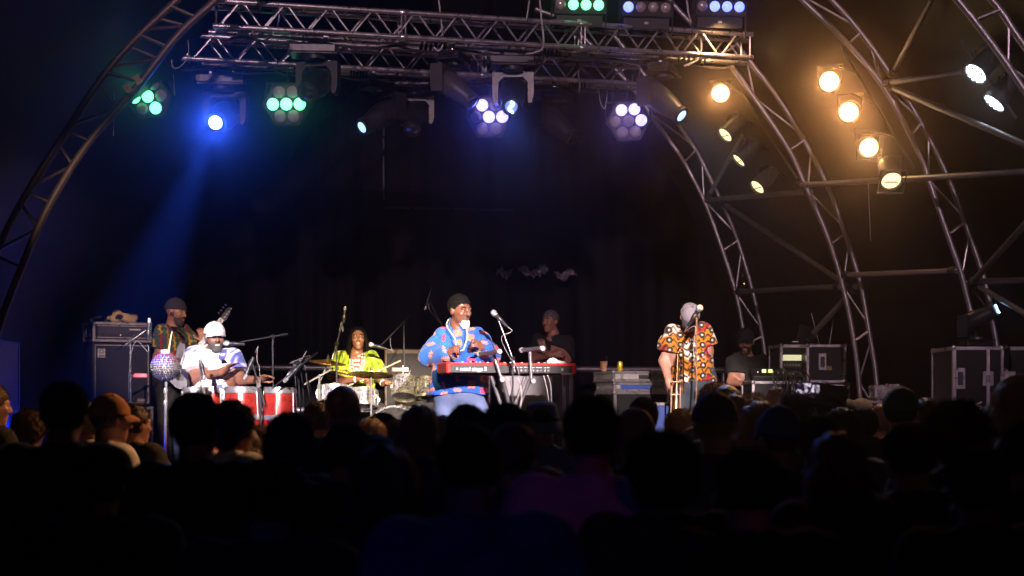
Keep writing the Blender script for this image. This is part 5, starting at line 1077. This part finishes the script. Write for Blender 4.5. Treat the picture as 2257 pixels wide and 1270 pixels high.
# ---- trombone
D = 12.55; t = root('trombone', P(1490, 930, D), 'brass trombone held upright by the man in the orange shirt', 'trombone'); GOLD = mat('brass_lacquer', (.72, .42, .16), .18, 1, .15, 20)
prof = [(.1, 0), (.085, .012), (.055, .05), (.036, .12), (.024, .25), (.014, .42), (.009, .62)]; b0 = P(1489, 935, D); MB().lathe(prof, b0, (.03, 0, 1), 24, False).build('bell', GOLD, t)
tp = b0+V((.018, 0, .62)); MB().tube(catmull([tp-V((0, 0, .01)), tp+V((.004, 0, .03)), tp+V((.022, 0, .052)), tp+V((.045, 0, .03)), tp+V((.048, 0, -.02)), tp+V((.05, 0, -.35))], 5), .0085, 8).build('tuning_bow', GOLD, t)
for x_ in (1480, 1500): MB().tube([P(x_, 838, D-.03), P(x_-2, 950, D-.03)], .007, 8).build('slide_tube', CHROME, t)
for y_ in (842, 870): MB().tube([P(1480, y_, D-.03), P(1500, y_, D-.03)], .006, 8).build('slide_brace', CHROME, t)
for x_ in (1480, 1500): MB().lathe([(.010, -.02), (.011, 0), (.010, .02)], P(x_, 845, D-.03), (0, 0, 1), 10).build('slide_collar', GOLD, t)
MB().ball(P(1494, 778, D), .016, 10, 6).build('counterweight', GOLD, t)
# ---- equipment rack and monitor desk on the right
c0 = fl(1740, 13.9); t, o, R = case('open equipment rack with lit patch panel beside the crew man', c0, (.30, .45, 1.34), 4, BLKPLY, 'equipment rack', 'equipment_rack')
MB().box(o(0, -1, .905)+V((0, -.016, 0)), (.25, .02, .055), .003, R).build('lit_strip', emit('rack_light', (.85, .85, .42), .9), t)
for k in range(5):
    MB().box(o(0, -1, .85-.06*k)+V((0, -.012, 0)), (.26, .015, .055), .003, R).build('rack_unit', BLKP, t)
    for i in range(9): MB().lathe([(.007, 0), (.006, .014)], o(-.75+.187*i, -1, .852-.06*k)+V((0, -.018, 0)), (0, -1, 0), 8).build('jack_plug', mat('yellow_jack', (.55, .5, .2), .4) if k < 2 else CHROME, t)
case('black flight case standing open beside the rack with aluminium edges', fl(1812, 13.6)+V((0, 0, .97)), (.38, .30, .36), 3, BLKPLY, handles=((-.2, .55),), group='road cases on the right'); case('low black road case under the flight case by the rack', fl(1812, 13.7), (.42, .40, .965), 3, BLKPLY, group='road cases on the right')
t = root('laptop', P(1775, 762, 13.8), 'dark laptop standing half open on top of the rack', 'laptop'); b0 = V((P(1770, 762, 13.9).x, 13.85, c0.z+1.342)); MB().box(b0+V((0, 0, .008)), (.24, .18, .014), .004, RZ(20)).build('keyboard_half', BLKP, t)
MB().box(b0+V((.01, .03, .10)), (.15, .012, .18), .004, RZ(20) @ Matrix.Rotation(.3, 3, 'Y')).build('screen_half', BLKP, t); MB().box(b0+V((-.10, -.07, .03)), (.06, .04, .012), .003, RZ(10)).build('white_box', WHT, t)
for a, b_, lb in (((1806, 760, 13.6), (1788, 690, 13.6), 'left thin aerial leaning over the flight case by the rack'), ((1828, 760, 13.6), (1838, 692, 13.6), 'right thin aerial over the flight case by the rack')): MB().tube([P(*a), P(*b_)], .0035, 5).build('aerial', mat('pale_aerial', (.4, .4, .42), .4), label=lb, cat='aerial')
c0 = fl(1694, 13.4); case('low road case carrying the monitor mixer', c0, (.42, .40, .98), 5, BLKPLY, group='road cases on the right')
t = root('monitor_mixer', c0+V((0, 0, .985)), 'small mixer with two glowing yellow green displays', 'mixer'); MB().box(c0+V((0, 0, 1.03)), (.34, .25, .085), .01, Matrix.Rotation(.35, 3, 'X')).build('chassis', BLKP, t)
for x_ in (1684, 1698): MB().box(P(x_, 818, 13.24), (.040, .006, .032), .002).build('display', emit('green_display', (.60, .80, .05), 1.3), t)
for k in range(6): MB().box(c0+V((-.12+.048*k, -.10, 1.065)), (.008, .02, .02), .002).build('fader', ALU, t)
g = random.Random(11)
for k in range(11):
    a = P(1700+7*k, 822+g.uniform(-8, 12), 13.35); b_ = P(1690+8*k+g.uniform(-15, 15), 880, 13.2)
    MB().tube(catmull([a, a.lerp(b_, .35)+V((g.uniform(-.06, .06), -.1, g.uniform(-.02, .05))), a.lerp(b_, .7)+V((g.uniform(-.06, .06), -.08, 0)), b_, b_-V((0, 0, .3))], 5), .0065, 6).build('stage_cable', mat('cable_sheath', (.05, .05, .055), .35), label=['first', 'second', 'third', 'fourth', 'fifth', 'sixth', 'seventh', 'eighth', 'ninth', 'tenth', 'last'][k]+' black cable from the left in the bundle below the rack', cat='cable', group='cable bundle below the rack')
case('small pale metal case low between the rack and the tall cases', fl(1942, 12.4)+V((0, 0, .81)), (.17, .15, .11), 3, mat('pale_case', (.42, .36, .30), .5, .2), group='road cases on the right', latches=((-.5, .6),)); case('long black road case under the small pale case', fl(1950, 12.6), (.80, .45, .80), 3, BLKPLY, group='road cases on the right')
case('long dark road case further right, partly behind the crowd', fl(2040, 13.3), (.9, .45, .95), 3, BLKPLY, group='road cases on the right')
c0 = fl(2131, 10.95); t, o, R = case('tall black flight case with pale edges below the standing spotlight', c0, (.385, .55, 1.195), 0, BLKPLY, handles=((-.72, .80),), latches=((.36, .80),)); PALE = mat('pale_edge_trim', (.5, .42, .46), .4, .3)
MB().box(o(.36, -1, .5)+V((0, -.006, 0)), (.026, .012, 1.15), .003).build('hinge_strip', PALE, t)
text('VIPER', .075, Matrix.Translation(o(-.18, -1, .665)+V((0, -.006, 0))) @ Matrix(((0, 0, -1, 0), (0, 1, 0, 0), (0, 0, 1, 0), (0, 0, 0, 1))).to_4x4() @ Matrix.Identity(4) if False else Matrix.Translation(o(-.16, -1, .655)+V((0, -.006, 0))) @ Matrix(((0, 1, 0, 0), (0, 0, -1, 0), (-1, 0, 0, 0), (0, 0, 0, 1))), WHT, t, bold=.0015)
text('NEO', .065, Matrix.Translation(o(.10, -1, .640)+V((0, -.006, 0))) @ Matrix(((0, 1, 0, 0), (0, 0, -1, 0), (-1, 0, 0, 0), (0, 0, 0, 1))), WHT, t, bold=.0012) if False else None
c1 = fl(2249, 10.97); t, o, R = case('second tall black flight case cut by the right edge', c1, (.42, .55, 1.195), 0, BLKPLY, latches=((-.85, .80),))
text('VIPER', .075, Matrix.Translation(o(-.42, -1, .68)+V((0, -.006, 0))) @ Matrix(((0, 1, 0, 0), (0, 0, -1, 0), (-1, 0, 0, 0), (0, 0, 0, 1))), mat('dim_print', (.12, .12, .13), .6), t, bold=.0015)
# ---- left edge
case('tall blue lit flight case cut by the left edge', fl(-38, 11.6), (.43, .5, 1.28), 0, BLUEP, edge=mat('blue_lit_trim', (.06, .10, .30), .4, .3))  # blue stage light is painted into the trim and panels
c0 = fl(322, 12.0); t = root('monitor_wedge', c0, 'dark wedge shaped monitor speaker low beside the shaker stand', 'monitor speaker'); MB().prism([(-.22, 0), (.22, 0), (.22, .12), (-.08, .34), (-.22, .30)], c0+V((-.0, .2, 0)), (0, -1, 0), (0, 0, 1), .5).build('cabinet', mat('blue_grey_speaker', (.03, .045, .06), .6), t)
# ---- crumpled foil and straps on the back drape
FOIL = mat('crumpled_silver_foil', (.5, .45, .48), .3, .85, .4, 25, .6)
for i, (px, py, w_, h_, lb) in enumerate(((1112, 603, .20, .14, 'left crumpled silver foil piece hanging on the back drape'), (1176, 599, .38, .14, 'middle and widest crumpled silver foil piece on the back drape'), (1246, 606, .28, .13, 'right crumpled silver foil piece hanging on the back drape'))):
    D = 17.75; c_ = P(px, py, D); rr = random.Random(i+2); rows = []; env_ = [rr.uniform(.35, 1.1)*(1 if 1 < k < 13 else .5) for k in range(15)]
    for a in range(9): rows.append([c_+V(((b_/14-.5)*w_+rr.uniform(-.008, .008), -.07*rr.random()-.03*math.sin(b_*.7+i)*math.sin(a*.8), (a/8-.5)*h_*env_[b_]*(.85+.3*rr.random())+.03*math.sin(b_*.55+i))) for b_ in range(15)])
    MB().sheet(rows).build('foil_scrap', FOIL, sharp=20, label=lb, cat='foil')
STR = mat('grey_strap', (.10, .10, .12), .6)
t = root('hanging_pipe', P(846, 300, 17.5), 'faint grey pipe and strap crossing the back drape behind the truss', 'pipe')
for y0, y1 in ((205, 232), (240, 262), (270, 300), (306, 330), (345, 440)): MB().tube([P(845, y0, 17.55), P(846, y1, 17.55)], .012, 6).build('strap_length', STR, t)
for x0, x1 in ((850, 905), (912, 990), (1000, 1048), (1056, 1130)): MB().tube([P(x0, 458+(x0-850)*.02, 17.6), P(x1, 458+(x1-850)*.02, 17.6)], .012, 6).build('strap_length', STR, t)
# ---- cables and straps around the trusses
PC = mat('grey_power_cable', (.30, .29, .31), .5)
CB = [([(964, -20), (972, 40), (976, 95), (966, 112), (956, 104)], 11.7, .008, 'thick grey cable looping down beside the hanging spotlight'), ([(1188, -20), (1193, 40), (1198, 100), (1180, 116), (1160, 118)], 11.75, .008, 'thick grey cable dropping behind the green lamp bar'),
      ([(614, -20), (617, 20), (610, 60), (590, 86), (570, 92), (562, 82)], 11.5, .007, 'pale cable loop near the left end of the front truss'), ([(1512, -20), (1520, 40), (1545, 90), (1538, 130), (1508, 146)], 12.25, .009, 'pale cable bundle falling past the right end of the truss'),
      ([(414, 85), (415, 120), (400, 145), (380, 146), (380, 90)], 12.0, .005, 'thin cable loop hanging under the rear truss by the left arch'), ([(1320, 190), (1322, 220), (1332, 240), (1337, 220), (1338, 192)], 13.0, .005, 'thin safety wire loop under the rear truss left of the last hexagonal lamp'),
      ([(1272, 125), (1274, 160), (1278, 185), (1276, 205)], 12.3, .008, 'short dark cable between the trusses on the right'), ([(252, 205), (251, 250), (250, 300)], 10.7, .003, 'thin wire dangling from the left arch'), ([(1913, 400), (1916, 470), (1919, 532)], 11.5, .003, 'thin wire dangling below the level tube of lamps'),
      ([(1170, -20), (1160, 45)], 11.7, .006, 'straight strap above the front truss'), ([(1540, -30), (1552, 20), (1545, 66)], 12.3, .01, 'red and black cable bundle above the right truss end')]
for pts, D, r_, lb in CB: MB().tube(catmull([P(x, y, D) for x, y in pts], 6), r_, 6).build('truss_cable', PC if 'dark' not in lb else RUB, label=lb, cat='cable', group='cables around the trusses')
for px, w_, f_ in ((953, .14, on_front), (1210, .12, on_front), (790, .10, on_rear), (420, .12, on_rear), (1270, .1, on_rear), (1520, .16, on_front)):
    c_ = f_(px, 4.75); t = root('cable_coil', c_-V((0, 0, .06)), 'black cable coiled round the truss chord '+{953: 'above the spotlight pointing down right', 1210: 'below the green lamp bar', 790: 'behind the dark spotlight', 420: 'just right of the left arch', 1270: 'at the right of the rear truss', 1520: 'beside the warm floodlight'}[px], 'cable', 'cable coils on the trusses')
    pts = [c_+V((w_*(k/40-.5)*1.6, .045*math.sin(k*.9)-.02, .045*math.cos(k*.9))) for k in range(41)]; MB().tube(pts, .012, 6).build('coil', RUB, t)
for i, (A_, B_2, z_, seed) in enumerate(((TFA, TFB, 4.985, 3), (TRA, TRB, 4.965, 4), (TFA, TFB, 4.72, 5), (TRA, TRB, 4.70, 6))):
    gg = random.Random(seed); pts = []
    for k in range(61):
        f = .03+.94*k/60; p = A_.lerp(B_2, f); pts.append(V((p.x, p.y-.02+gg.uniform(-.012, .012), z_-.035*abs(math.sin(f*(17+3*i)+seed))+gg.uniform(-.004, .004))))
    MB().tube(catmull(pts, 2), .011, 6).build('cable_run', RUB, label=['black cable strapped along the top of the front truss', 'black cable strapped along the top of the rear truss', 'black cable drooping along the underside of the front truss', 'black cable drooping along the underside of the rear truss'][i], cat='cable', group='long cables along the trusses')
# labels hung on the left arch
for px, py, lb in ((303, 176, 'upper brown inspection tag clipped to the left arch'), (281, 195, 'lower brown inspection tag clipped to the left arch')):
    t = root('tag_plate', P(px, py, 10.5), lb, 'tag'); Rr = RZ(0) @ Matrix.Rotation(-.6, 3, 'Y'); MB().box(P(px, py, 10.5), (.045, .006, .07), .002, Rr).build('plate', mat('tan_tag', (.35, .22, .12), .6), t)
    for k in range(4): MB().box(P(px, py, 10.5)+Rr @ V((.024, -.001, -.024+.016*k)), (.012, .008, .007), .001, Rr).build('tooth', mat('tan_tag', (.35, .22, .12), .6), t)
# ================================================================== the crowd
CROWD = 'people in the crowd watching the stage'
KIT = {}
def grab(key, T):
    KIT[key] = [c for c in T.children]
    for c in KIT[key]: c.parent = None
    bpy.data.objects.remove(T)
def proto(key, female=False, raised=False):
    w = .175 if female else .2; j = dict(head=V((0, .02, 1.615)), neck=V((0, 0, 1.475)), shL=V((-w, 0, 1.42)), shR=V((w, 0, 1.42)), elL=V((-w-.06, -.03, 1.12)), wrL=V((-w-.03, .10, .90)), elR=V((w+.06, -.03, 1.12)), wrR=V((w+.03, .10, .90)),
             hipL=V((-.09, 0, .92)), hipR=V((.09, 0, .92)), knL=V((-.10, .02, .50)), knR=V((.10, .02, .50)), anL=V((-.11, -.02, .09)), anR=V((.11, -.02, .09)))
    hands = [(j['wrL'], V((.1, .2, -1)), V((1, 0, 0)), dict(curl=25, flip=-1)), (j['wrR'], V((-.1, .2, -1)), V((-1, 0, 0)), dict(curl=25))]
    if raised:
        j.update(elL=V((-w-.10, .12, 1.45)), wrL=V((-w+.02, .26, 1.66)), elR=V((w+.04, .20, 1.42)), wrR=V((w-.10, .30, 1.64))); hands = [(j['wrL'], V((.5, .2, 1)), V((.3, 1, 0)), dict(curl=20, flip=-1)), (j['wrR'], V((-.5, .2, 1)), V((-.3, 1, 0)), dict(curl=20))]
    T, R, q = figure('proto', (0, 0, 0), j, (180, 0, 0), SK_F, None, BLKC, BLKC, hands=hands, fw=V((0, 1, 0)), vox=.0105, t=.10 if female else .115, b=.115 if female else .125, hs=.96 if female else 1.0, slpad=.024)
    for c in list(T.children):
        if c.name.startswith('eye'):
            for g in list(c.children): bpy.data.objects.remove(g)
    grab(key, T)
proto('man'); proto('woman', True); proto('raised', False, True)
HC = V((0, .02, 1.615)); HR = headR(180)
def hair_kit(key, fn):
    T = root('proto', (0, 0, 0), 'p', 'p'); fn(T); grab(key, T)
MCAP = mat('plain_cap_cloth', (.05, .05, .055), .85)
hair_kit('short', lambda T: crop_hair(T, HC, HR, 1.0, HAIRB, .012, .0, .045, .010, (3500, .016, .5, .0014), amp=.006))
hair_kit('buzz', lambda T: crop_hair(T, HC, HR, 1.0, HAIRB, .004, .0, .05, .010, (900, .006, 0, .001)))
hair_kit('curly', lambda T: surf('hair', [el(HC+V((0, -.02, .045)), (.10, .115, .10), .03), el(HC+V((0, -.06, -.02)), (.085, .06, .07), .04)], .010, HAIRB, T, .012, lambda X, Y, Z: .012*np.sin(85*X)*np.sin(80*Y)*np.sin(88*Z), None, None, (4500, .022, .0, .0016)))
hair_kit('long', lambda T: surf('hair', [el(HC+V((0, -.015, .036)), (.088, .106, .096), .03), el(HC+V((0, -.06, -.06)), (.095, .06, .12), .05), cp(HC+V((-.045, -.075, -.06)), HC+V((-.07, -.105, -.30)), .06, .035, .05), cp(HC+V((.045, -.075, -.06)), HC+V((.07, -.105, -.30)), .06, .035, .05), cp(HC+V((0, -.08, -.06)), HC+V((0, -.12, -.33)), .06, .04, .05)], .010, HAIRBR, T, .008, lambda X, Y, Z: .006*np.sin(120*X+8*Z), None, None, (2600, .07, 1.6, .0013)))
hair_kit('bob', lambda T: surf('hair', [el(HC+V((0, -.015, .038)), (.092, .108, .097), .03), el(HC+V((0, -.045, -.05)), (.098, .075, .10), .05)], .010, HAIRBR, T, .008, lambda X, Y, Z: .005*np.sin(120*X+8*Z), lambda X, Y, Z: np.maximum(Y-HC.y-.06, -9)*(Z < HC.z+.03)-.0001*(Z >= HC.z+.03)-.02*(Z >= HC.z+.03)+0*X, None, (1800, .05, 1.2, .0013)))
hair_kit('cap', lambda T: (crop_hair(T, HC, HR, 1.0, HAIRB, .005, .0, .04, .010, (600, .014, .3, .0012)), cap(T, HC, HR, 1.0, MCAP, bl=.075)))
hair_kit('beanie', lambda T: cap(T, HC, HR, 1.0, MCAP, brim=False, pad=.016, name='beanie'))
def bucket(T):
    crop_hair(T, HC, HR, 1.0, HAIRB, .004, .0, .04, .010, None)
    c = MB().lathe([(.003, .135), (.06, .132), (.085, .115), (.098, .045), (.104, .02), (.145, -.035), (.146, -.040), (.100, .012), (.092, .045)], HC+V((0, -.01, 0)), (0, 0, 1), 28, False).build('bucket_hat', mat('faded_blue_cotton', (.10, .16, .24), .85, 0, .2, 50, .3), T)
    MB().lathe([(.1045, .025), (.1055, .027), (.1015, .045)], HC+V((0, -.01, 0)), (0, 0, 1), 28, False).build('hat_band', BLKC, c)
hair_kit('bucket', bucket)
def porkpie(T):
    crop_hair(T, HC, HR, 1.0, HAIRB, .006, .0, .04, .010, None); ax = V((.18, -.05, 1)).normalized(); c0 = HC+V((0, -.01, .01))
    c = MB().lathe([(.003, .125), (.06, .125), (.085, .132), (.092, .145), (.098, .138), (.096, .06), (.100, .03), (.150, .030), (.158, .040), (.160, .036), (.15, .024), (.098, .022)], c0, ax, 32, False).build('hat', mat('black_felt', (.02, .018, .018), .6, 0, .3, 40, .2), T)
    MB().lathe([(.0995, .032), (.0985, .060)], c0, ax, 32, False).build('hat_band', mat('satin_band', (.05, .045, .05), .3), c)
hair_kit('hat', porkpie)
hair_kit('bald', lambda T: None)
SHIRT = {'black': BLKC, 'white': mat('white_cotton', (.72, .71, .72), .9, 0, .08, 30, .2), 'blue': mat('blue_cotton', (.05, .09, .26), .9, 0, .2, 30, .2), 'grey': mat('grey_cotton', (.16, .16, .17), .9, 0, .2, 30, .2), 'navy': mat('navy_cotton', (.02, .025, .06), .9, 0, .2, 30, .2), 'green': mat('dark_green_cotton', (.03, .07, .05), .9, 0, .2, 30, .2), 'red': mat('dark_red_cotton', (.16, .02, .03), .9, 0, .2, 30, .2), 'pink': mat('magenta_lit_cotton', (.55, .30, .42), .9, 0, .1, 30, .2)}  # pink entry puts magenta stage light into a white top's colour
HCOL = {'b': HAIRB, 'br': HAIRBR, 'bl': HAIRBL, 'g': mat('grey_hair', (.22, .21, .21), .6, 0, .3, 90, .4), 'lb': mat('light_brown_hair', (.14, .075, .035), .5, 0, .4, 90, .5)}
CAPC = {'orange': mat('orange_cap', (.42, .17, .05), .85), 'blue': mat('blue_cap', (.03, .08, .30), .8), 'dark': MCAP, 'tan': mat('tan_cap', (.28, .20, .13), .85), 'purple': mat('dark_purple_cap', (.05, .03, .09), .8), 'pinkc': mat('dusty_pink_cap', (.22, .11, .12), .85)}
def clone(o, parent, hm=None, sm=None, cm=None, sk=None, tm=None):
    c = o.copy(); COL.objects.link(c); c.parent = parent; n = o.name.split('.')[0]
    m = {'hair': hm, 'shirt': sm, 'cap': cm, 'brim': cm, 'beanie': cm, 'cap_button': cm, 'body': sk, 'trousers': tm}.get(n)
    if m and c.material_slots: c.material_slots[0].link = 'OBJECT'; c.material_slots[0].material = m
    for g in o.children: clone(g, c, hm, sm, cm, sk, tm)
def spectator(label, px, top, w, yaw=0, hair='short', hc='b', shirt='black', capc='dark', body='man', skin=None, D=None, lean=0):
    D = min(10.2, D or F*.178/w); zt = CAMZ+(HY-top)/F*D; full = {'short': 1.748, 'buzz': 1.742, 'curly': 1.80, 'long': 1.762, 'bob': 1.765, 'cap': 1.772, 'beanie': 1.775, 'bucket': 1.752, 'hat': 1.765, 'bald': 1.737}[hair]
    T = root('person', ((px-CX)/F*D, D, 0), label, 'person', CROWD); s = zt/full; T.scale = (s, s, s) if .9 < s < 1.12 else (1, 1, s); gg = random.Random(label); T.scale = (T.scale[0]*gg.uniform(.94, 1.07), T.scale[1], T.scale[2]); T.rotation_euler = (math.radians(lean+gg.uniform(-2, 2)), math.radians(gg.uniform(-3, 3)), math.radians(yaw+gg.uniform(-12, 12)))
    hv = (T.rotation_euler.to_matrix() @ Vector((0, .02, 1.6)))*1.0; T.location.x -= hv.x; T.location.y -= hv.y; ORG[T.name] = T.location.copy()
    for o in KIT[body]: clone(o, T, sm=SHIRT[shirt], sk=skin or SK_F, tm=NAVY if len(label) % 2 else BLKC)
    for o in KIT[hair]: clone(o, T, hm=HCOL[hc], cm=CAPC[capc])
    return T
S = spectator
# yaw: positive turns the face to the left of the picture, negative to the right
S('man cut by the left edge with warm light on his cheek and shoulder', -20, 846, 62, -40, 'short', 'lb', 'black')
S('small head with tousled brown hair low near the left edge', 68, 893, 48, -10, 'curly', 'lb', 'black', D=9.6)
S('tall dark silhouette standing before the blue edged case', 142, 843, 92, -5, 'short', 'b', 'black')  # the case's blue edge is stage light put into its paint
S('grey haired head just left of the orange cap', 204, 888, 48, -20, 'short', 'g', 'grey', D=9.0)
S('man in orange baseball cap and white t-shirt looking to the right', 244, 864, 64, -52, 'cap', 'br', 'white', 'orange', D=8.0)
S('man with short dark hair and dark top right of the orange cap', 298, 890, 54, -42, 'short', 'br', 'black', D=8.9)
S('large dark short haired silhouette in front of the congas at left', 433, 867, 112, 0, 'short', 'b', 'black', D=5.3)
S('man with afro hair and pale t-shirt in front of the big conga', 516, 872, 66, -35, 'curly', 'b', 'white', D=7.6, skin=SK_D2)
S('woman with long brown hair glowing orange beside the afro haired man', 540, 938, 58, -50, 'long', 'lb', 'black', body='woman', D=8.4)
S('woman in profile with lit face below the congas', 574, 935, 52, -78, 'bob', 'br', 'black', body='woman', D=9.3)
S('round dark head in front of the rightmost conga', 640, 898, 96, 0, 'curly', 'b', 'black', D=6.3)
S('head half hidden between the round dark head and the bald man', 702, 886, 58, 5, 'short', 'br', 'navy', D=9.4)
S('bald man tinted purple standing before the drum kit', 757, 850, 76, -12, 'bald', 'b', 'black', D=7.2)
S('small dark head with a fair parting below the drummer', 822, 919, 56, -12, 'bob', 'bl', 'black', body='woman', D=9.7)
S('small curly head directly under the bass drum', 842, 903, 48, 0, 'curly', 'b', 'grey', D=10.4)
S('small head with brown hair right of the curly one under the bass drum', 870, 926, 48, 15, 'short', 'br', 'black', D=9.9)
S('woman with long reddish hair before the blue tunic', 927, 888, 76, -8, 'long', 'lb', 'blue', body='woman', D=7.0)
S('pale rimmed head between the long haired woman and the nearest man', 974, 916, 66, 10, 'buzz', 'g', 'black', D=8.2)
S('dark head below the left knee of the keyboard player', 1030, 894, 74, 0, 'short', 'b', 'black', D=6.6)
S('wide dark head in front of the keyboard stand', 1113, 877, 90, -15, 'curly', 'b', 'black', D=6.0)
S('nearest man in the middle wearing a blue t-shirt', 1030, 936, 146, 3, 'buzz', 'b', 'blue', D=3.75)
S('dark head close behind the nearest man on his right', 1138, 934, 76, -20, 'short', 'br', 'navy', D=5.2)
S('person in a faded blue bucket hat before the combo amplifier', 1195, 884, 62, 5, 'bucket', 'b', 'blue', D=8.1)
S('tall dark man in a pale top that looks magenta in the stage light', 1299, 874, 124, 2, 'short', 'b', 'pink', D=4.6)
S('person in a dusty pink cap in front of the road cases', 1398, 896, 74, 8, 'cap', 'br', 'black', 'pinkc', D=6.6)
S('dark haired head with spectacles pushed up beside the dusty pink cap', 1417, 877, 54, -8, 'short', 'b', 'black', D=9.0)
S('person with lit fair hair and raised arm at the foot of the trombone', 1502, 893, 62, 10, 'curly', 'bl', 'black', D=9.4)
S('tallest curly blond head glowing in front of the trombone player', 1580, 834, 58, -5, 'curly', 'bl', 'grey', D=9.8)
S('light shaven head just right of the curly blond head', 1603, 850, 54, 0, 'buzz', 'bl', 'grey', D=9.0)
S('person in a dark purple beanie before the blond heads', 1577, 862, 84, 0, 'beanie', 'b', 'navy', 'purple', D=6.4)
S('fair haired head between the purple beanie and the blue cap', 1620, 870, 54, -10, 'short', 'bl', 'green', D=8.0)
S('curly brown head below the crew man in glasses', 1656, 858, 54, 5, 'curly', 'lb', 'red', D=10.2)
S('woman with pale streaked hair left of the blue cap', 1674, 880, 64, -5, 'bob', 'bl', 'navy', body='woman', D=7.3)
S('person in a blue lit baseball cap right of the trombone player', 1713, 890, 80, 25, 'cap', 'b', 'black', 'blue', D=5.9)
S('person holding a phone up with both hands', 1757, 864, 50, 0, 'short', 'b', 'navy', body='raised', D=9.0)
S('small head with straight hair between the phone and the black hat', 1797, 886, 46, 0, 'bob', 'br', 'black', body='woman', D=10.0)
S('person wearing a tilted black felt hat with a shiny rim', 1822, 850, 50, 0, 'hat', 'b', 'grey', D=9.0)
S('curly dark head in front of the black felt hat', 1857, 888, 58, -4, 'curly', 'br', 'navy', D=7.6)
S('flat cap rim showing behind the curly dark head', 1866, 878, 48, -15, 'cap', 'b', 'black', 'dark', D=9.9)
S('person in a tan baseball cap lit from the stage', 1898, 876, 48, -10, 'cap', 'br', 'black', 'tan', D=10.4)
S('smooth round dark head in front of the tan cap', 1901, 898, 62, 0, 'buzz', 'b', 'grey', D=8.4)
S('brown haired head right of the smooth round head', 1941, 891, 50, -5, 'short', 'lb', 'black', D=9.6)
S('tall man in a black cap right of the middle arch foot', 1986, 850, 64, -25, 'cap', 'b', 'black', 'dark', D=8.2)
S('man with spectacles facing left before the tall cases', 2035, 878, 54, 35, 'short', 'br', 'navy', D=8.9)
S('large dark head in front of the tall flight case', 2104, 868, 102, 0, 'curly', 'b', 'black', D=5.6)
S('small person in a dark cap under the second tall case', 2186, 890, 52, 10, 'cap', 'b', 'grey', 'dark', D=8.4)
S('woman in profile with fair lit hair at the right edge', 2246, 822, 82, 50, 'long', 'bl', 'black', body='woman', D=6.4)
S('dark head low in front of the phone holder', 1800, 917, 74, -3, 'short', 'b', 'black', D=6.2)
S('nearest woman on the right with long pointed hair', 1842, 946, 112, 0, 'long', 'br', 'black', body='woman', D=4.9)
S('broad dark head low below the tall man in the black cap', 2000, 936, 92, 0, 'short', 'b', 'navy', D=5.2)
S('very dark large head low below the road cases', 1458, 932, 124, 0, 'curly', 'b', 'black', D=4.5)
S('person in a blue top cut by the lower right edge', 2262, 928, 92, 10, 'short', 'b', 'blue', D=5.0)
S('dark head low between the bald man and the magenta lit woman', 764, 936, 74, 0, 'short', 'b', 'black', D=6.0)
S('woman turned left with magenta light on her cheek', 838, 976, 112, 60, 'bob', 'br', 'black', body='woman', D=4.5)
S('dark silhouette low at the left below the grey haired head', 215, 985, 110, 0, 'short', 'b', 'black', D=4.6)
S('dark silhouette low below the round conga head', 600, 1010, 130, 0, 'short', 'b', 'black', D=4.0)
S('dark silhouette low at the right below the tall cases', 2150, 985, 120, 0, 'short', 'b', 'black', D=4.2)
S('dark silhouette low below the purple beanie', 1650, 990, 130, 0, 'short', 'b', 'black', D=4.1)
# phone held up by the spectator
pp = P(1780, 857, 8.66); t = root('phone', pp-V((0, 0, .04)), 'phone held up filming the stage with its bright screen showing', 'phone')
MB().box(pp, (.155, .009, .076), .004).build('case', BLKP, t)
def screen():
    m = bpy.data.materials.new('phone_screen_picture'); m.use_nodes = True; n = m.node_tree.nodes; L_ = m.node_tree.links; b_ = n['Principled BSDF']; tc = n.new('ShaderNodeTexCoord'); v = n.new('ShaderNodeTexVoronoi'); v.inputs['Scale'].default_value = 55
    L_.new(tc.outputs['Object'], v.inputs['Vector']); cr = n.new('ShaderNodeValToRGB'); e_ = cr.color_ramp.elements; e_[0].color = (.01, .005, .02, 1); e_[0].position = .35; e_[1].color = (.9, .75, .95, 1); e_[1].position = .75; s_ = n.new('ShaderNodeSeparateColor'); L_.new(v.outputs['Color'], s_.inputs[0]); L_.new(s_.outputs[0], cr.inputs[0])
    L_.new(cr.outputs[0], b_.inputs['Emission Color']); b_.inputs['Emission Strength'].default_value = .9; b_.inputs['Base Color'].default_value = (.01, .01, .01, 1); return m
MB().box(pp+V((0, -.0055, 0)), (.140, .002, .066), .0005).build('screen', screen(), t)
# dust drifting in the beams
g = random.Random(9); d_ = MB()
for a, b_, sp, n in ((P(474, 275, 12.7), P(330, 640, 12.2), .35, 60), (P(1871, 250, 11.8), P(1600, 640, 12.1), .45, 130)):
    for k in range(n):
        f = g.random()**.8; p = a.lerp(b_, f)+V((g.gauss(0, 1), g.gauss(0, 1), g.gauss(0, 1)))*sp*(.15+f*.85); d_.ball(p, g.uniform(.001, .0022), 5, 3)
d_.build('dust_specks', mat('dust', (.8, .8, .8), .9), kind='stuff', sharp=None)
for k_, os_ in KIT.items():                                  # the patterns the crowd was copied from
    for o in os_:
        for g_ in list(o.children): bpy.data.objects.remove(g_)
        bpy.data.objects.remove(o)
